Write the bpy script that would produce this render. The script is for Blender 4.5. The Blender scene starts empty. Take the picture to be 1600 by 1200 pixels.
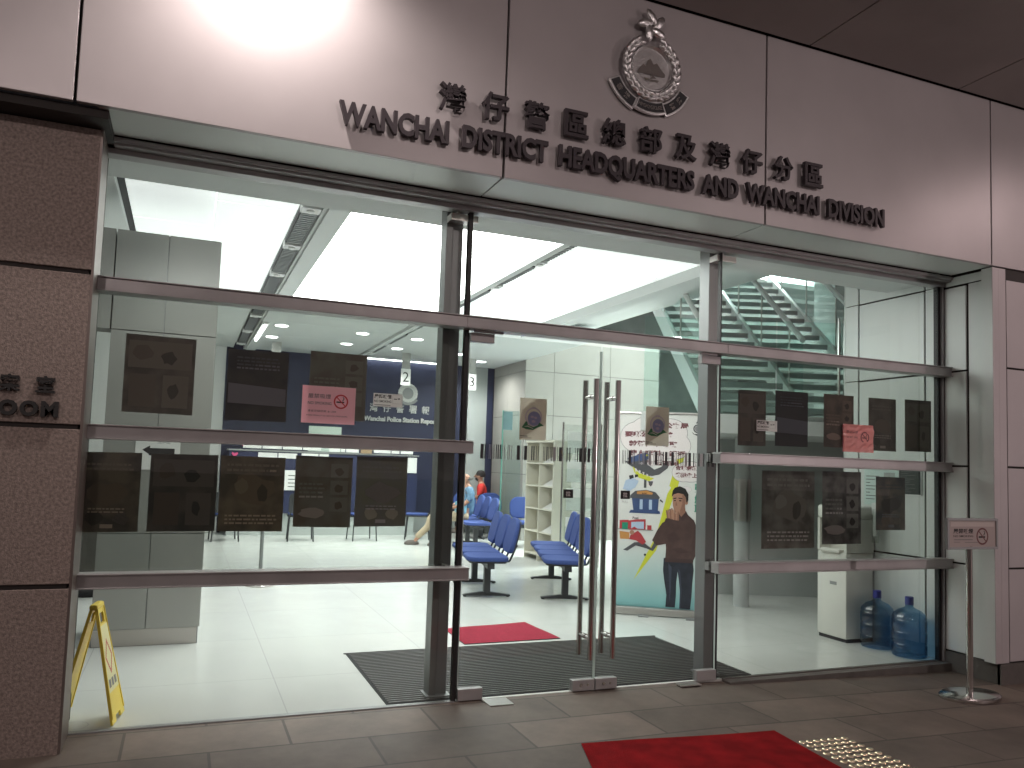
import bpy, bmesh, math, random
from mathutils import Matrix, Vector
R = math.radians
C = bpy.context.scene.collection
sc = bpy.context.scene
random.seed(7)

# ------------------------------------------------------------------ camera
cam_d = bpy.data.cameras.new('camera')
cam = bpy.data.objects.new('camera', cam_d); C.objects.link(cam); sc.camera = cam
F_PX, YAW, PITCH, ROLL = 1219.46, .3764, .0682, .0343
fw = Vector((math.sin(YAW)*math.cos(PITCH), math.cos(YAW)*math.cos(PITCH), math.sin(PITCH)))
r0 = Vector((math.cos(YAW), -math.sin(YAW), 0)); u0 = r0.cross(fw)
rr = r0*math.cos(ROLL)+u0*math.sin(ROLL); uu = -r0*math.sin(ROLL)+u0*math.cos(ROLL)
cam.matrix_world = Matrix(((rr.x, uu.x, -fw.x, 0), (rr.y, uu.y, -fw.y, -4.7484), (rr.z, uu.z, -fw.z, 1.5), (0, 0, 0, 1)))
cam_d.sensor_width = 36; cam_d.lens = F_PX/1600*36
cam_d.shift_x = 26.69/1600; cam_d.shift_y = 40.99/1600
cam_d.clip_start = .05; cam_d.clip_end = 500
sc.render.resolution_x = 1024; sc.render.resolution_y = 768

# ------------------------------------------------------------------ world, exposure
w = bpy.data.worlds.new('World'); sc.world = w; w.use_nodes = True
bg = w.node_tree.nodes['Background']
wt = w.node_tree; wg_ = wt.nodes.new('ShaderNodeTexCoord'); wz = wt.nodes.new('ShaderNodeSeparateXYZ'); wr = wt.nodes.new('ShaderNodeValToRGB')
wt.links.new(wg_.outputs['Generated'], wz.inputs[0]); wt.links.new(wz.outputs['Z'], wr.inputs[0]); wt.links.new(wr.outputs[0], bg.inputs[0])
wr.color_ramp.elements[0].position = 0; wr.color_ramp.elements[0].color = (1, .80, .76, 1)       # glow of the lit city near the horizon
wr.color_ramp.elements[1].position = .6; wr.color_ramp.elements[1].color = (.16, .14, .17, 1)
bg.inputs[1].default_value = .22
sc.view_settings.view_transform = 'Standard'; sc.view_settings.look = 'None'
sc.view_settings.exposure = 0; sc.view_settings.gamma = 1
sc.cycles.transparent_max_bounces = 32
sc.cycles.max_bounces = 8
sc.cycles.diffuse_bounces = 5
sc.cycles.sample_clamp_indirect = 6
sc.cycles.use_denoising = True
sc.cycles.caustics_reflective = False; sc.cycles.caustics_refractive = False

# ------------------------------------------------------------------ lamps (the place's own, plus added fill)
def lamp(name, kind, loc, energy, color, **k):
    l = bpy.data.lights.new(name, kind); l.energy = energy; l.color = color
    aim = k.pop('aim', None)
    for a, v in k.items(): setattr(l, a, v)
    o = bpy.data.objects.new(name, l); o.location = loc
    if aim is not None:
        o.rotation_euler = (Vector(aim)-Vector(loc)).to_track_quat('-Z', 'Y').to_euler()
    C.objects.link(o); return o
WARM = (1, .82, .74)
lamp('wall_washer_light', 'SPOT', (.27, -.80, 4.5), 180, (1, .87, .82), spot_size=R(150), spot_blend=.9, shadow_soft_size=.05, aim=(.30, -.62, 3.0))
lamp('canopy_downlight', 'SPOT', (7.6, -2.2, 4.5), 105, (1, .78, .76), spot_size=R(150), spot_blend=.8, shadow_soft_size=.12, aim=(7.2, -1.2, 0))
lamp('canopy_downlight', 'SPOT', (1.8, -3.6, 4.5), 22, WARM, spot_size=R(150), spot_blend=.8, shadow_soft_size=.12, aim=(1.8, -3.2, 0))
lamp('canopy_downlight', 'SPOT', (-2.0, -2.2, 4.5), 40, WARM, spot_size=R(150), spot_blend=.8, shadow_soft_size=.12, aim=(-2.2, -2.8, 0))
for x_, e_ in ((-1.5, 145), (2.5, 120), (6.5, 118)):  # unseen frontal fill, added to brighten the fascia and facade
    lamp('facade_fill_spot', 'SPOT', (x_, -5.4, 4.5), e_, (1, .83, .80), spot_size=R(110), spot_blend=.7, shadow_soft_size=.10, aim=(x_+.3, 0, 2.6))
for x_, y_, e_ in ((-.05, .28, 75), (1.3, .28, 60), (2.9, .28, 125), (4.5, .28, 95)):      # unseen fill lights added under the low strip to brighten outward-facing walls
    lamp('entrance_fill', 'SPOT', (x_, y_, 3.17), e_, (.97, 1, .98), spot_size=R(100), spot_blend=.7, shadow_soft_size=.06, aim=(x_+.1, 2.5, .75))
lamp('street_lamp_light', 'POINT', (11.4, -9.0, 1.81), 420, (1, .80, .80), shadow_soft_size=.10)

# ------------------------------------------------------------------ materials
MATS = {}
def mat(name, col, rough=.6, metal=0, noise=0, nscale=8, bump=0, bscale=60, spec=.5, transl=0, emit=0, col2=None, coat=0, detail=4, contrast=None):
    m = bpy.data.materials.new(name); m.use_nodes = True; MATS[name] = m
    nt = m.node_tree; b = nt.nodes['Principled BSDF']; out = nt.nodes['Material Output']
    b.inputs['Base Color'].default_value = (*col, 1); b.inputs['Roughness'].default_value = rough
    b.inputs['Metallic'].default_value = metal; b.inputs['Specular IOR Level'].default_value = spec
    b.inputs['Coat Weight'].default_value = coat
    if emit:
        b.inputs['Emission Color'].default_value = (*col, 1); b.inputs['Emission Strength'].default_value = emit
    tc = None
    if noise or bump:
        tc = nt.nodes.new('ShaderNodeTexCoord')
    if noise:
        n = nt.nodes.new('ShaderNodeTexNoise'); n.inputs['Scale'].default_value = nscale; n.inputs['Detail'].default_value = detail
        nt.links.new(tc.outputs['Object'], n.inputs['Vector'])
        rp = nt.nodes.new('ShaderNodeValToRGB')
        c2 = col2 or tuple(max(0, c*(1-noise)) for c in col)
        rp.color_ramp.elements[0].color = (*c2, 1); rp.color_ramp.elements[1].color = (*col, 1)
        a, bb = contrast or (.35, .65)
        rp.color_ramp.elements[0].position = a; rp.color_ramp.elements[1].position = bb
        nt.links.new(n.outputs['Fac'], rp.inputs['Fac']); nt.links.new(rp.outputs['Color'], b.inputs['Base Color'])
    if bump:
        n2 = nt.nodes.new('ShaderNodeTexNoise'); n2.inputs['Scale'].default_value = bscale; n2.inputs['Detail'].default_value = 3
        nt.links.new(tc.outputs['Object'], n2.inputs['Vector'])
        bp = nt.nodes.new('ShaderNodeBump'); bp.inputs['Strength'].default_value = bump; bp.inputs['Distance'].default_value = .01
        nt.links.new(n2.outputs['Fac'], bp.inputs['Height']); nt.links.new(bp.outputs['Normal'], b.inputs['Normal'])
    if transl:
        t = nt.nodes.new('ShaderNodeBsdfTranslucent'); mx = nt.nodes.new('ShaderNodeMixShader'); mx.inputs[0].default_value = transl
        src = b.inputs['Base Color'].links[0].from_socket if b.inputs['Base Color'].links else None
        if src: nt.links.new(src, t.inputs['Color'])
        else: t.inputs['Color'].default_value = (*col, 1)
        nt.links.new(b.outputs[0], mx.inputs[1]); nt.links.new(t.outputs[0], mx.inputs[2]); nt.links.new(mx.outputs[0], out.inputs[0])
    return m
def glass(name, tint, ior=1.5, gloss=(1, 1, 1), rough=0.0):
    m = bpy.data.materials.new(name); m.use_nodes = True; MATS[name] = m
    nt = m.node_tree; nt.nodes.remove(nt.nodes['Principled BSDF']); out = nt.nodes['Material Output']
    t = nt.nodes.new('ShaderNodeBsdfTransparent'); t.inputs[0].default_value = (*tint, 1)
    g = nt.nodes.new('ShaderNodeBsdfGlossy'); g.inputs['Color'].default_value = (*gloss, 1); g.inputs['Roughness'].default_value = rough
    f = nt.nodes.new('ShaderNodeFresnel'); f.inputs[0].default_value = ior
    mx = nt.nodes.new('ShaderNodeMixShader')
    ge = nt.nodes.new('ShaderNodeNewGeometry'); fm = nt.nodes.new('ShaderNodeMath'); fm.operation = 'MULTIPLY'
    iv = nt.nodes.new('ShaderNodeMath'); iv.operation = 'SUBTRACT'; iv.inputs[0].default_value = 1
    nt.links.new(ge.outputs['Backfacing'], iv.inputs[1]); nt.links.new(f.outputs[0], fm.inputs[0]); nt.links.new(iv.outputs[0], fm.inputs[1])
    nt.links.new(fm.outputs[0], mx.inputs[0]); nt.links.new(t.outputs[0], mx.inputs[1]); nt.links.new(g.outputs[0], mx.inputs[2])
    nt.links.new(mx.outputs[0], out.inputs[0]); return m
def brick(name, c1, c2, cm, bw, bh, mortar, rough, rot=0, bump=.2, off=(0, 0, 0), offset=.5, noise=.25):
    m = mat(name, c1, rough); nt = m.node_tree; b = nt.nodes['Principled BSDF']
    tc = nt.nodes.new('ShaderNodeTexCoord'); mp = nt.nodes.new('ShaderNodeMapping')
    mp.inputs['Rotation'].default_value = (0, 0, rot); mp.inputs['Location'].default_value = off
    nt.links.new(tc.outputs['Object'], mp.inputs[0])
    k = nt.nodes.new('ShaderNodeTexBrick'); k.offset = offset
    k.inputs['Scale'].default_value = 1; k.inputs['Brick Width'].default_value = bw; k.inputs['Row Height'].default_value = bh
    k.inputs['Mortar Size'].default_value = mortar; k.inputs['Mortar Smooth'].default_value = .1; k.inputs['Bias'].default_value = 0
    k.inputs['Color1'].default_value = (*c1, 1); k.inputs['Color2'].default_value = (*c2, 1); k.inputs['Mortar'].default_value = (*cm, 1)
    nt.links.new(mp.outputs[0], k.inputs['Vector'])
    n = nt.nodes.new('ShaderNodeTexNoise'); n.inputs['Scale'].default_value = 2.2; n.inputs['Detail'].default_value = 9; n.inputs['Roughness'].default_value = .7
    nt.links.new(tc.outputs['Object'], n.inputs['Vector'])
    mr = nt.nodes.new('ShaderNodeMapRange'); mr.inputs[1].default_value = .3; mr.inputs[2].default_value = .7
    mr.inputs[3].default_value = 1-noise; mr.inputs[4].default_value = 1+noise*.6
    nt.links.new(n.outputs['Fac'], mr.inputs[0])
    mu = nt.nodes.new('ShaderNodeMix'); mu.data_type = 'RGBA'; mu.blend_type = 'MULTIPLY'; mu.inputs[0].default_value = 1
    cb = nt.nodes.new('ShaderNodeCombineColor')
    for i in range(3): nt.links.new(mr.outputs[0], cb.inputs[i])
    nt.links.new(k.outputs['Color'], mu.inputs[6]); nt.links.new(cb.outputs[0], mu.inputs[7]); nt.links.new(mu.outputs[2], b.inputs['Base Color'])
    bp = nt.nodes.new('ShaderNodeBump'); bp.inputs['Strength'].default_value = bump; bp.inputs['Distance'].default_value = .004
    iv = nt.nodes.new('ShaderNodeMath'); iv.operation = 'SUBTRACT'; iv.inputs[0].default_value = 1
    nt.links.new(k.outputs['Fac'], iv.inputs[1]); nt.links.new(iv.outputs[0], bp.inputs['Height']); nt.links.new(bp.outputs[0], b.inputs['Normal'])
    return m
def rgb(h):
    v = [int(h[i:i+2], 16)/255 for i in (0, 2, 4)]
    return tuple(c/12.92 if c <= .04045 else ((c+.055)/1.055)**2.4 for c in v)

M_PAVE = brick('granite_paving', (.165, .130, .106), (.108, .087, .072), (.066, .054, .045), .82, .41, .008, .62, off=(.21, .06, 0), noise=.35)
M_FLOOR = brick('white_floor_tile', (.63, .64, .61), (.61, .625, .60), (.51, .52, .50), 1.2, 1.2, .004, .16, off=(.55, .4, 0), offset=0, bump=.03, noise=.03)
nt = M_FLOOR.node_tree; _n = nt.nodes.new('ShaderNodeTexNoise'); _n.inputs['Scale'].default_value = 3; _n.inputs['Detail'].default_value = 8; _n.inputs['Roughness'].default_value = .7
_tc = nt.nodes.new('ShaderNodeTexCoord'); nt.links.new(_tc.outputs['Object'], _n.inputs['Vector']); _mr = nt.nodes.new('ShaderNodeMapRange')
_mr.inputs[1].default_value = .3; _mr.inputs[2].default_value = .75; _mr.inputs[3].default_value = .15; _mr.inputs[4].default_value = .25
nt.links.new(_n.outputs['Fac'], _mr.inputs[0]); nt.links.new(_mr.outputs[0], nt.nodes['Principled BSDF'].inputs['Roughness'])
M_GRANITE = mat('granite', (.38, .31, .275), .75, noise=.55, nscale=70, bump=.3, bscale=160, detail=6, contrast=(.3, .7))
M_GROOVE = mat('dark_groove', (.03, .026, .024), .8)
M_ALU = mat('aluminium_panel', (.505, .475, .48), .44, .3, noise=.10, nscale=2.5, detail=8, contrast=(.25, .75))
M_ALUG = mat('aluminium_panel_inside', (.72, .745, .725), .42, .12, noise=.05, nscale=1.5)
M_STEEL = mat('steel_bar', (.42, .41, .41), .4, .4, noise=.15, nscale=5)
M_POST = mat('steel_post', (.27, .28, .28), .45, .5)
M_BLACK = mat('black_rubber', (.012, .012, .013), .5)
M_CEIL = mat('ceiling_white', (.80, .82, .81), .7)
M_CEILG = mat('ceiling_grey', (.62, .64, .63), .7)
M_CANOPY = mat('canopy_panel', (.47, .435, .425), .7, noise=.1, nscale=2)
M_LUM = mat('luminous_ceiling', (.97, 1, .97), .5, emit=7.0)
M_CEILGLOW = mat('ceiling_white_added_glow', (.96, 1, .98), .5, emit=.6)  # glow added to the side ceiling fields so they look brightly lit
M_DL = mat('lamp_disc', (.97, 1, .99), .5, emit=12)
M_LETTER = mat('dark_letter', (.045, .036, .042), .45, .2)
M_CHROME = mat('polished_steel', (.62, .6, .58), .18, 1, bump=.02, bscale=8)
M_BRUSH = mat('brushed_steel', (.55, .52, .5), .3, 1)
M_SILVER = mat('emblem_silver', (.86, .86, .86), .36, 1, bump=.25, bscale=70)
M_CONC = mat('concrete', (.47, .49, .485), .8, noise=.18, nscale=3)
M_COLW = mat('column_wall_panel', (.33, .315, .29), .5, .1, noise=.06, nscale=2)
M_COLCLAD = mat('column_cladding', (.36, .36, .34), .5, .1, noise=.06, nscale=2)
M_NAVY = mat('navy_wall', (.026, .032, .075), .5, noise=.1, nscale=1)
M_NAVYL = mat('navy_front', (.02, .026, .075), .5)
M_WHITE = mat('white_paint', (.8, .8, .79), .5)
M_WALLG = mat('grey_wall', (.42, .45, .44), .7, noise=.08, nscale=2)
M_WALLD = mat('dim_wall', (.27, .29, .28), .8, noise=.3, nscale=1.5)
M_PAPER = mat('white_paper', (.82, .82, .8), .7, transl=.35)
M_SHEET = mat('white_sheet', (.86, .86, .84), .7)
M_PINK = mat('pink_paper', (1, .66, .71), .7, transl=.35)
M_PINKG = mat('pink_film', (.85, .36, .33), .14, transl=.2, bump=.8, bscale=30, coat=1)
M_INK = mat('black_ink', (.02, .02, .02), .6)
M_INKG = mat('grey_ink', (.2, .2, .2), .6)
M_INKM = mat('maroon_ink', (.18, .06, .07), .6)
M_RED = mat('red_ink', (.55, .03, .04), .5)
M_MATRED = mat('red_mat_pile', (.27, .008, .011), .95, spec=.1, noise=.38, nscale=7, detail=10, bump=.6, bscale=300)
M_MATRED2 = mat('crimson_mat_pile', (.34, .014, .042), .95, noise=.25, nscale=60, bump=.5, bscale=300)
M_YEL = mat('yellow_plastic', (.85, .64, .07), .4)
M_YELP = mat('pale_yellow_label', (.78, .72, .38), .5)
M_BLUEF = mat('blue_fabric', (.042, .075, .25), .9, noise=.25, nscale=120, bump=.2, bscale=400)
M_DGREY = mat('dark_plastic', (.03, .031, .035), .5)
M_GREYM = mat('grey_metal', (.30, .31, .31), .45, .4)
M_CREAM = mat('cream_laminate', (.58, .56, .48), .5)
M_COOL = mat('cooler_plastic', (.72, .71, .66), .35)
M_COOLD = mat('cooler_side', (.55, .54, .50), .4)
M_SKIN = mat('skin', (.42, .22, .15), .6)
M_HAIR = mat('black_hair', (.012, .010, .009), .6)
M_RSHIRT = mat('red_shirt', (.62, .035, .03), .8)
M_BSHIRT = mat('blue_shirt', (.13, .24, .36), .85, noise=.3, nscale=20)
M_KHAKI = mat('khaki_trousers', (.42, .34, .24), .85)
M_DARKT = mat('dark_trousers', (.03, .033, .05), .85)
M_SHOE = mat('grey_shoe', (.14, .12, .11), .7)
M_GEDGE = mat('glass_edge', (.62, .74, .70), .25)
M_MATBAR = mat('mat_strip', (.17, .165, .158), .4, .6)
M_MATBASE = mat('mat_carpet', (.018, .02, .021), .9)
M_GREENL = mat('leaf_green', (.03, .20, .08), .6)
M_BRASS = mat('stud_steel', (.85, .72, .52), .22, 1)
M_SKIRT = mat('dark_skirting', (.11, .10, .09), .6, noise=.2, nscale=10)
G_CLEAR = glass('clear_glass', (.985, .995, .99))
G_TINT = glass('tinted_glass', (.745, .765, .745))
G_LOW = glass('lower_glass', (.955, .965, .955))
G_LOWR = glass('lower_glass_dimmed', (.84, .855, .84))  # extra tint puts the reflection-dimmed look into the right lower pane
G_DOOR = glass('door_glass', (.85, .865, .855))
G_GREEN = glass('green_glass', (.86, .945, .925))
G_BOT = glass('bottle_plastic', (.37, .57, .73), 1.6)
G_ACRY = glass('clear_acrylic', (.93, .95, .94))
def poster_mat(i, c1, c2, sc_):
    return mat('poster_back_%d' % i, c1, .55, noise=1, col2=c2, nscale=sc_, transl=.10, detail=3, contrast=(.38, .62))

# ------------------------------------------------------------------ geometry helpers
I4 = Matrix.Identity(4)
def FR(x, y, z):       # plane facing -Y (u = +X, v = +Z, w = -Y towards viewer)
    return Matrix(((1, 0, 0, x), (0, 0, -1, y), (0, 1, 0, z), (0, 0, 0, 1)))
def FL(x, y, z):       # plane facing -X (u = -Y, v = +Z, w = -X)
    return Matrix(((0, 0, -1, x), (-1, 0, 0, y), (0, 1, 0, z), (0, 0, 0, 1)))
def T(x, y, z, rz=0): return Matrix.Translation((x, y, z)) @ Matrix.Rotation(rz, 4, 'Z')
TXT = {}
def text_geo(body, bold=0, depth=0):
    k = (body, bold, depth)
    if k not in TXT:
        c = bpy.data.curves.new('lettering', 'FONT'); c.body = body; c.size = 1; c.offset = bold; c.extrude = depth/2
        c.resolution_u = 3
        o = bpy.data.objects.new('lettering', c); C.objects.link(o)
        dg = bpy.context.evaluated_depsgraph_get(); e = o.evaluated_get(dg); m = e.to_mesh()
        TXT[k] = ([v.co.copy() for v in m.vertices], [list(p.vertices) for p in m.polygons])
        e.to_mesh_clear(); bpy.data.objects.remove(o); bpy.data.curves.remove(c)
    return TXT[k]
class MB:
    def __init__(s, M=I4): s.v = []; s.f = []; s.mi = []; s.M = M
    def add(s, vs, fs, m=0, M=None):
        o = len(s.v); MM = s.M if M is None else s.M @ M
        s.v += [MM @ Vector(p) for p in vs]
        for f in fs: s.f.append([i+o for i in f]); s.mi.append(m)
        return s
    def box(s, x0, x1, y0, y1, z0, z1, m=0, M=None):
        return s.add([(x0,y0,z0),(x1,y0,z0),(x1,y1,z0),(x0,y1,z0),(x0,y0,z1),(x1,y0,z1),(x1,y1,z1),(x0,y1,z1)],
                     [(0,3,2,1),(4,5,6,7),(0,1,5,4),(1,2,6,5),(2,3,7,6),(3,0,4,7)], m, M)
    def rbox(s, x0, x1, y0, y1, z0, z1, r, m=0, M=None, seg=2):
        b = bmesh.new(); bmesh.ops.create_cube(b, size=1)
        for v in b.verts: v.co = Vector(((x0+x1)/2+v.co.x*(x1-x0), (y0+y1)/2+v.co.y*(y1-y0), (z0+z1)/2+v.co.z*(z1-z0)))
        bmesh.ops.bevel(b, geom=b.edges[:], offset=r, segments=seg, affect='EDGES', profile=.5)
        b.verts.index_update()
        s.add([v.co.copy() for v in b.verts], [[v.index for v in f.verts] for f in b.faces], m, M); b.free(); return s
    def cyl(s, p0, p1, r, n=14, m=0, r1=None, M=None):
        p0 = Vector(p0); p1 = Vector(p1); d = (p1-p0).normalized()
        a = d.orthogonal().normalized(); b = d.cross(a); r1 = r if r1 is None else r1
        vs = []
        for p, q in ((p0, r), (p1, r1)):
            for i in range(n):
                t = 2*math.pi*i/n; vs.append(p+a*q*math.cos(t)+b*q*math.sin(t))
        fs = [(i, (i+1) % n, n+(i+1) % n, n+i) for i in range(n)]+[tuple(range(n-1, -1, -1)), tuple(range(n, 2*n))]
        return s.add(vs, fs, m, M)
    def lathe(s, prof, c=(0, 0, 0), n=24, m=0, M=None, sx=1, sy=1):
        vs = []; fs = []
        for r, z in prof:
            for i in range(n):
                t = 2*math.pi*i/n; vs.append((c[0]+r*sx*math.cos(t), c[1]+r*sy*math.sin(t), c[2]+z))
        for k in range(len(prof)-1):
            for i in range(n): fs.append((k*n+i, k*n+(i+1) % n, (k+1)*n+(i+1) % n, (k+1)*n+i))
        fs.append(tuple(range(n-1, -1, -1))); fs.append(tuple(range((len(prof)-1)*n, len(prof)*n)))
        return s.add(vs, fs, m, M)
    def prism(s, pts, z0, z1, m=0, M=None):
        n = len(pts)
        ar = sum(pts[i][0]*pts[(i+1) % n][1]-pts[(i+1) % n][0]*pts[i][1] for i in range(n))
        if ar < 0: pts = pts[::-1]
        vs = [(p[0], p[1], z0) for p in pts]+[(p[0], p[1], z1) for p in pts]
        return s.add(vs, [tuple(range(n-1, -1, -1)), tuple(range(n, 2*n))]+[(i, (i+1) % n, n+(i+1) % n, n+i) for i in range(n)], m, M)
    def flat(s, pts, z, m=0, M=None):
        n = len(pts)
        ar = sum(pts[i][0]*pts[(i+1) % n][1]-pts[(i+1) % n][0]*pts[i][1] for i in range(n))
        if ar < 0: pts = pts[::-1]
        return s.add([(p[0], p[1], z) for p in pts], [tuple(range(n))], m, M)
    def rect(s, x0, x1, y0, y1, z, m=0, M=None): return s.flat([(x0,y0),(x1,y0),(x1,y1),(x0,y1)], z, m, M)
    def disc(s, x, y, r, z, m=0, M=None, n=24, ry=None):
        ry = ry or r
        return s.flat([(x+r*math.cos(2*math.pi*i/n), y+ry*math.sin(2*math.pi*i/n)) for i in range(n)], z, m, M)
    def ring(s, x, y, r, wd, z, m=0, M=None, n=28):
        vs = []
        for q in (r-wd, r):
            vs += [(x+q*math.cos(2*math.pi*i/n), y+q*math.sin(2*math.pi*i/n), z) for i in range(n)]
        return s.add(vs, [(i, n+i, n+(i+1) % n, (i+1) % n) for i in range(n)], m, M)
    def text(s, body, x, y, h, z, m=0, bold=.012, width=None, align='l', depth=0, M=None):
        vs, fs = text_geo(body, bold, depth)
        if not vs: return s
        x0 = min(v.x for v in vs); x1 = max(v.x for v in vs); y0 = min(v.y for v in vs); y1 = max(v.y for v in vs)
        k = h/(y1-y0); kx = width/(x1-x0) if width else k
        ox = x-{'l': 0, 'c': .5, 'r': 1}[align]*(x1-x0)*kx
        return s.add([(ox+(v.x-x0)*kx, y+(v.y-y0)*k, z+v.z) for v in vs], fs, m, M)
    def tube(s, path, r, n=10, m=0, M=None):
        for a, b in zip(path, path[1:]): s.cyl(a, b, r, n, m, M=M)
        return s
    def build(s, name, mats, parent=None, local=False, smooth=False, bevel=0, bseg=2, sub=0):
        if not isinstance(mats, (list, tuple)): mats = [mats]
        me = bpy.data.meshes.new(name)
        vs = s.v
        if parent is not None and not local:
            inv = WM[parent.name].inverted(); vs = [inv @ p for p in vs]
        me.from_pydata([tuple(p) for p in vs], [], s.f)
        for m in mats: me.materials.append(m)
        for p, i in zip(me.polygons, s.mi): p.material_index = i
        if smooth:
            me.shade_smooth()
            try: me.set_sharp_from_angle(angle=R(40))
            except Exception: pass
        me.update()
        o = bpy.data.objects.new(name, me); C.objects.link(o)
        if parent is not None:
            o.parent = parent; WM[o.name] = WM[parent.name]
        else: WM[o.name] = I4
        if bevel:
            b = o.modifiers.new('bevel', 'BEVEL'); b.width = bevel; b.segments = bseg; b.limit_method = 'ANGLE'; b.angle_limit = R(40)
        if sub:
            b = o.modifiers.new('subdivision', 'SUBSURF'); b.levels = sub; b.render_levels = sub
        return o
WM = {}
def tag(o, label, cat, group=None, kind=None):
    if kind: o['kind'] = kind
    o['label'] = label; o['category'] = cat
    if group: o['group'] = group
    return o
def thing(name, label, cat, loc=(0, 0, 0), rz=0, group=None):
    o = bpy.data.objects.new(name, None); C.objects.link(o); o.empty_display_size = .1
    o.location = loc; o.rotation_euler = (0, 0, rz); WM[o.name] = T(*loc, rz)
    return tag(o, label, cat, group)
def struct(name, mb, m, **k):
    o = mb.build(name, m, **k); o['kind'] = 'structure'; return o
def copy_tree(o, loc, rz, label):
    r = o.copy(); C.objects.link(r); r.location = loc; r.rotation_euler = (0, 0, rz); r['label'] = label
    for ch in list(o.children):
        c = ch.copy(); C.objects.link(c); c.parent = r
        for g in list(ch.children):
            d = g.copy(); C.objects.link(d); d.parent = c
    return r

# ================================================================== SETTING
mb = MB()       # pavement: level in front of the doors, falling gently towards the right
xs = [-60, -1, 1, 3, 6, 60]
def pz(x): return -.004 if x < 3 else -.004-.022*(min(x, 12)-3)
vs = []
for y in (-60, 0): vs += [(x, y, pz(x)) for x in xs]
mb.add(vs, [(i, i+1, 6+i+1, 6+i) for i in range(5)])
struct('pavement', mb, M_PAVE)
struct('interior_floor', MB().box(-6, 16, .0, 16, -.2, 0), M_FLOOR)
# canopy over the pavement
mb = MB()
for k in range(-5, 8):
    x = 1+1.5*k-.0
    for j in range(4):
        mb.box(x+.006, x+1.494, -.52-2.4*(j+1)+.006, -.52-2.4*j-.006, 4.565, 4.6)
mb.box(-8, 14, -10.2, -.4, 4.605, 4.66, 1)
struct('canopy_ceiling', mb, [M_CANOPY, M_GROOVE])

# interior ceiling: low front strip, raised field, diffuser troughs, beyond it the grey ceiling
H = 3.6
mb = MB()
mb.box(-6, 16, .03, .50, 3.20, 3.30, 1)                       # strip behind the window head
mb.box(-6, 16, .50, .56, 3.20, 3.9, 1)
mb.box(-6, -.62, .56, 12, H, H+.1, 0)
[mb.box(-.55, .12, .565+1.17*q, .565+1.17*q+1.16, H+.015, H+.1, 3) for q in range(5)]
[mb.box(.13, .78, .565+1.17*q+(.3 if q else 0), .565+1.17*q+1.46, H, H+.1, 3) for q in range(5)]
mb.box(-.55, .78, 6.4, 12, H, H+.1, 1)
[mb.box(1.18, 3.16, 6.42+1.4*q, 6.42+1.4*q+1.392, H, H+.1, 1) for q in range(4)]
mb.box(-.55, 6.3, .56, 12, H+.22, H+.3, 1)
[mb.box(3.36, 4.80, .565+1.46*q, .565+1.46*q+1.452, H, H+.1, 3) for q in range(4)]
mb.box(3.36, 6.3, 6.42, 12, H, H+.1, 1)
mb.box(4.80, 4.98, .56, 6.4, H-.12, H+.5, 1)                  # edge beam towards the atrium
mb.box(-.62, -.55, .56, 12, H+.06, H+.12, 2)                  # dark slot
for x0, x1 in ((.78, 1.18), (3.16, 3.36)):
    mb.box(x0, x1, .56, 12, H+.12, H+.2, 1)
mb.box(1.00, 1.18, .56, 12, H-.05, H+.12, 1)                  # trough beam
mb.box(.97, 1.0, .56, 12, H-.02, H+.12, 1)
mb.box(3.16, 3.24, .56, 12, H-.05, H+.12, 1)
struct('interior_ceiling', mb, [M_CEIL, M_CEILG, M_BLACK, M_CEILGLOW])

# ================================================================== CEILING LAMPS
for k, (y0, y1) in enumerate(((.6, 2.5), (2.52, 4.45), (4.47, 6.38))):
    t = thing('ceiling_light_panel', ['glowing white ceiling panel nearest the shopfront glass', 'glowing white ceiling panel in the middle of its run of three',
              'glowing white ceiling panel deepest in the room, beside the downlights'][k], 'ceiling light', (2.17, (y0+y1)/2, H), 0, 'luminous panels of the hall ceiling')
    MB().box(1.19, 3.15, y0, y1, H, H+.03).build('diffuser', M_LUM, t)
    b = MB(); b.box(1.185, 3.155, y0-.008, y1+.008, H+.031, H+.1); b.build('tray', M_WHITE, t)
DLP = [(1.34, 8.08, 'left column of downlights, nearer one'), (1.32, 9.4, 'left column of downlights, farther one'), (2.66, 8.12, 'nearer downlight above the pink notice'),
       (2.65, 9.46, 'farther downlight above the pink notice'), (3.63, 8.2, 'nearer downlight just left of the hanging sign 2'), (3.61, 9.5, 'farther downlight beside the hanging sign 2'),
       (5.6, 10.3, 'downlight close to the column wall above the left door'), (4.88, 9.5, 'downlight between the steel post and the door, near hanging sign 3')]
for k, (x, y, s) in enumerate(DLP):
    t = thing('downlight', 'round white lit ' + s if s.split()[0] in ('downlight',) else 'round lit ceiling lamp, ' + s, 'downlight', (x, y, H), 0, 'downlights of the rear ceiling')
    b = MB(); b.lathe([(.10, -.006), (.125, -.012), (.13, 0)], (x, y, H)); b.build('trim_ring', M_WHITE, t)
    b = MB(); b.lathe([(.098, -.014), (.098, -.008)], (x, y, H)); b.build('lens', M_DL, t)
    lamp('downlight_glow', 'SPOT', (x, y, H-.03), 260 if x > 4.8 else 250, (.98, 1, .97), spot_size=R(120 if x < 4.8 else 158), spot_blend=.8, shadow_soft_size=.09, aim=(x, y, 0))
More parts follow.
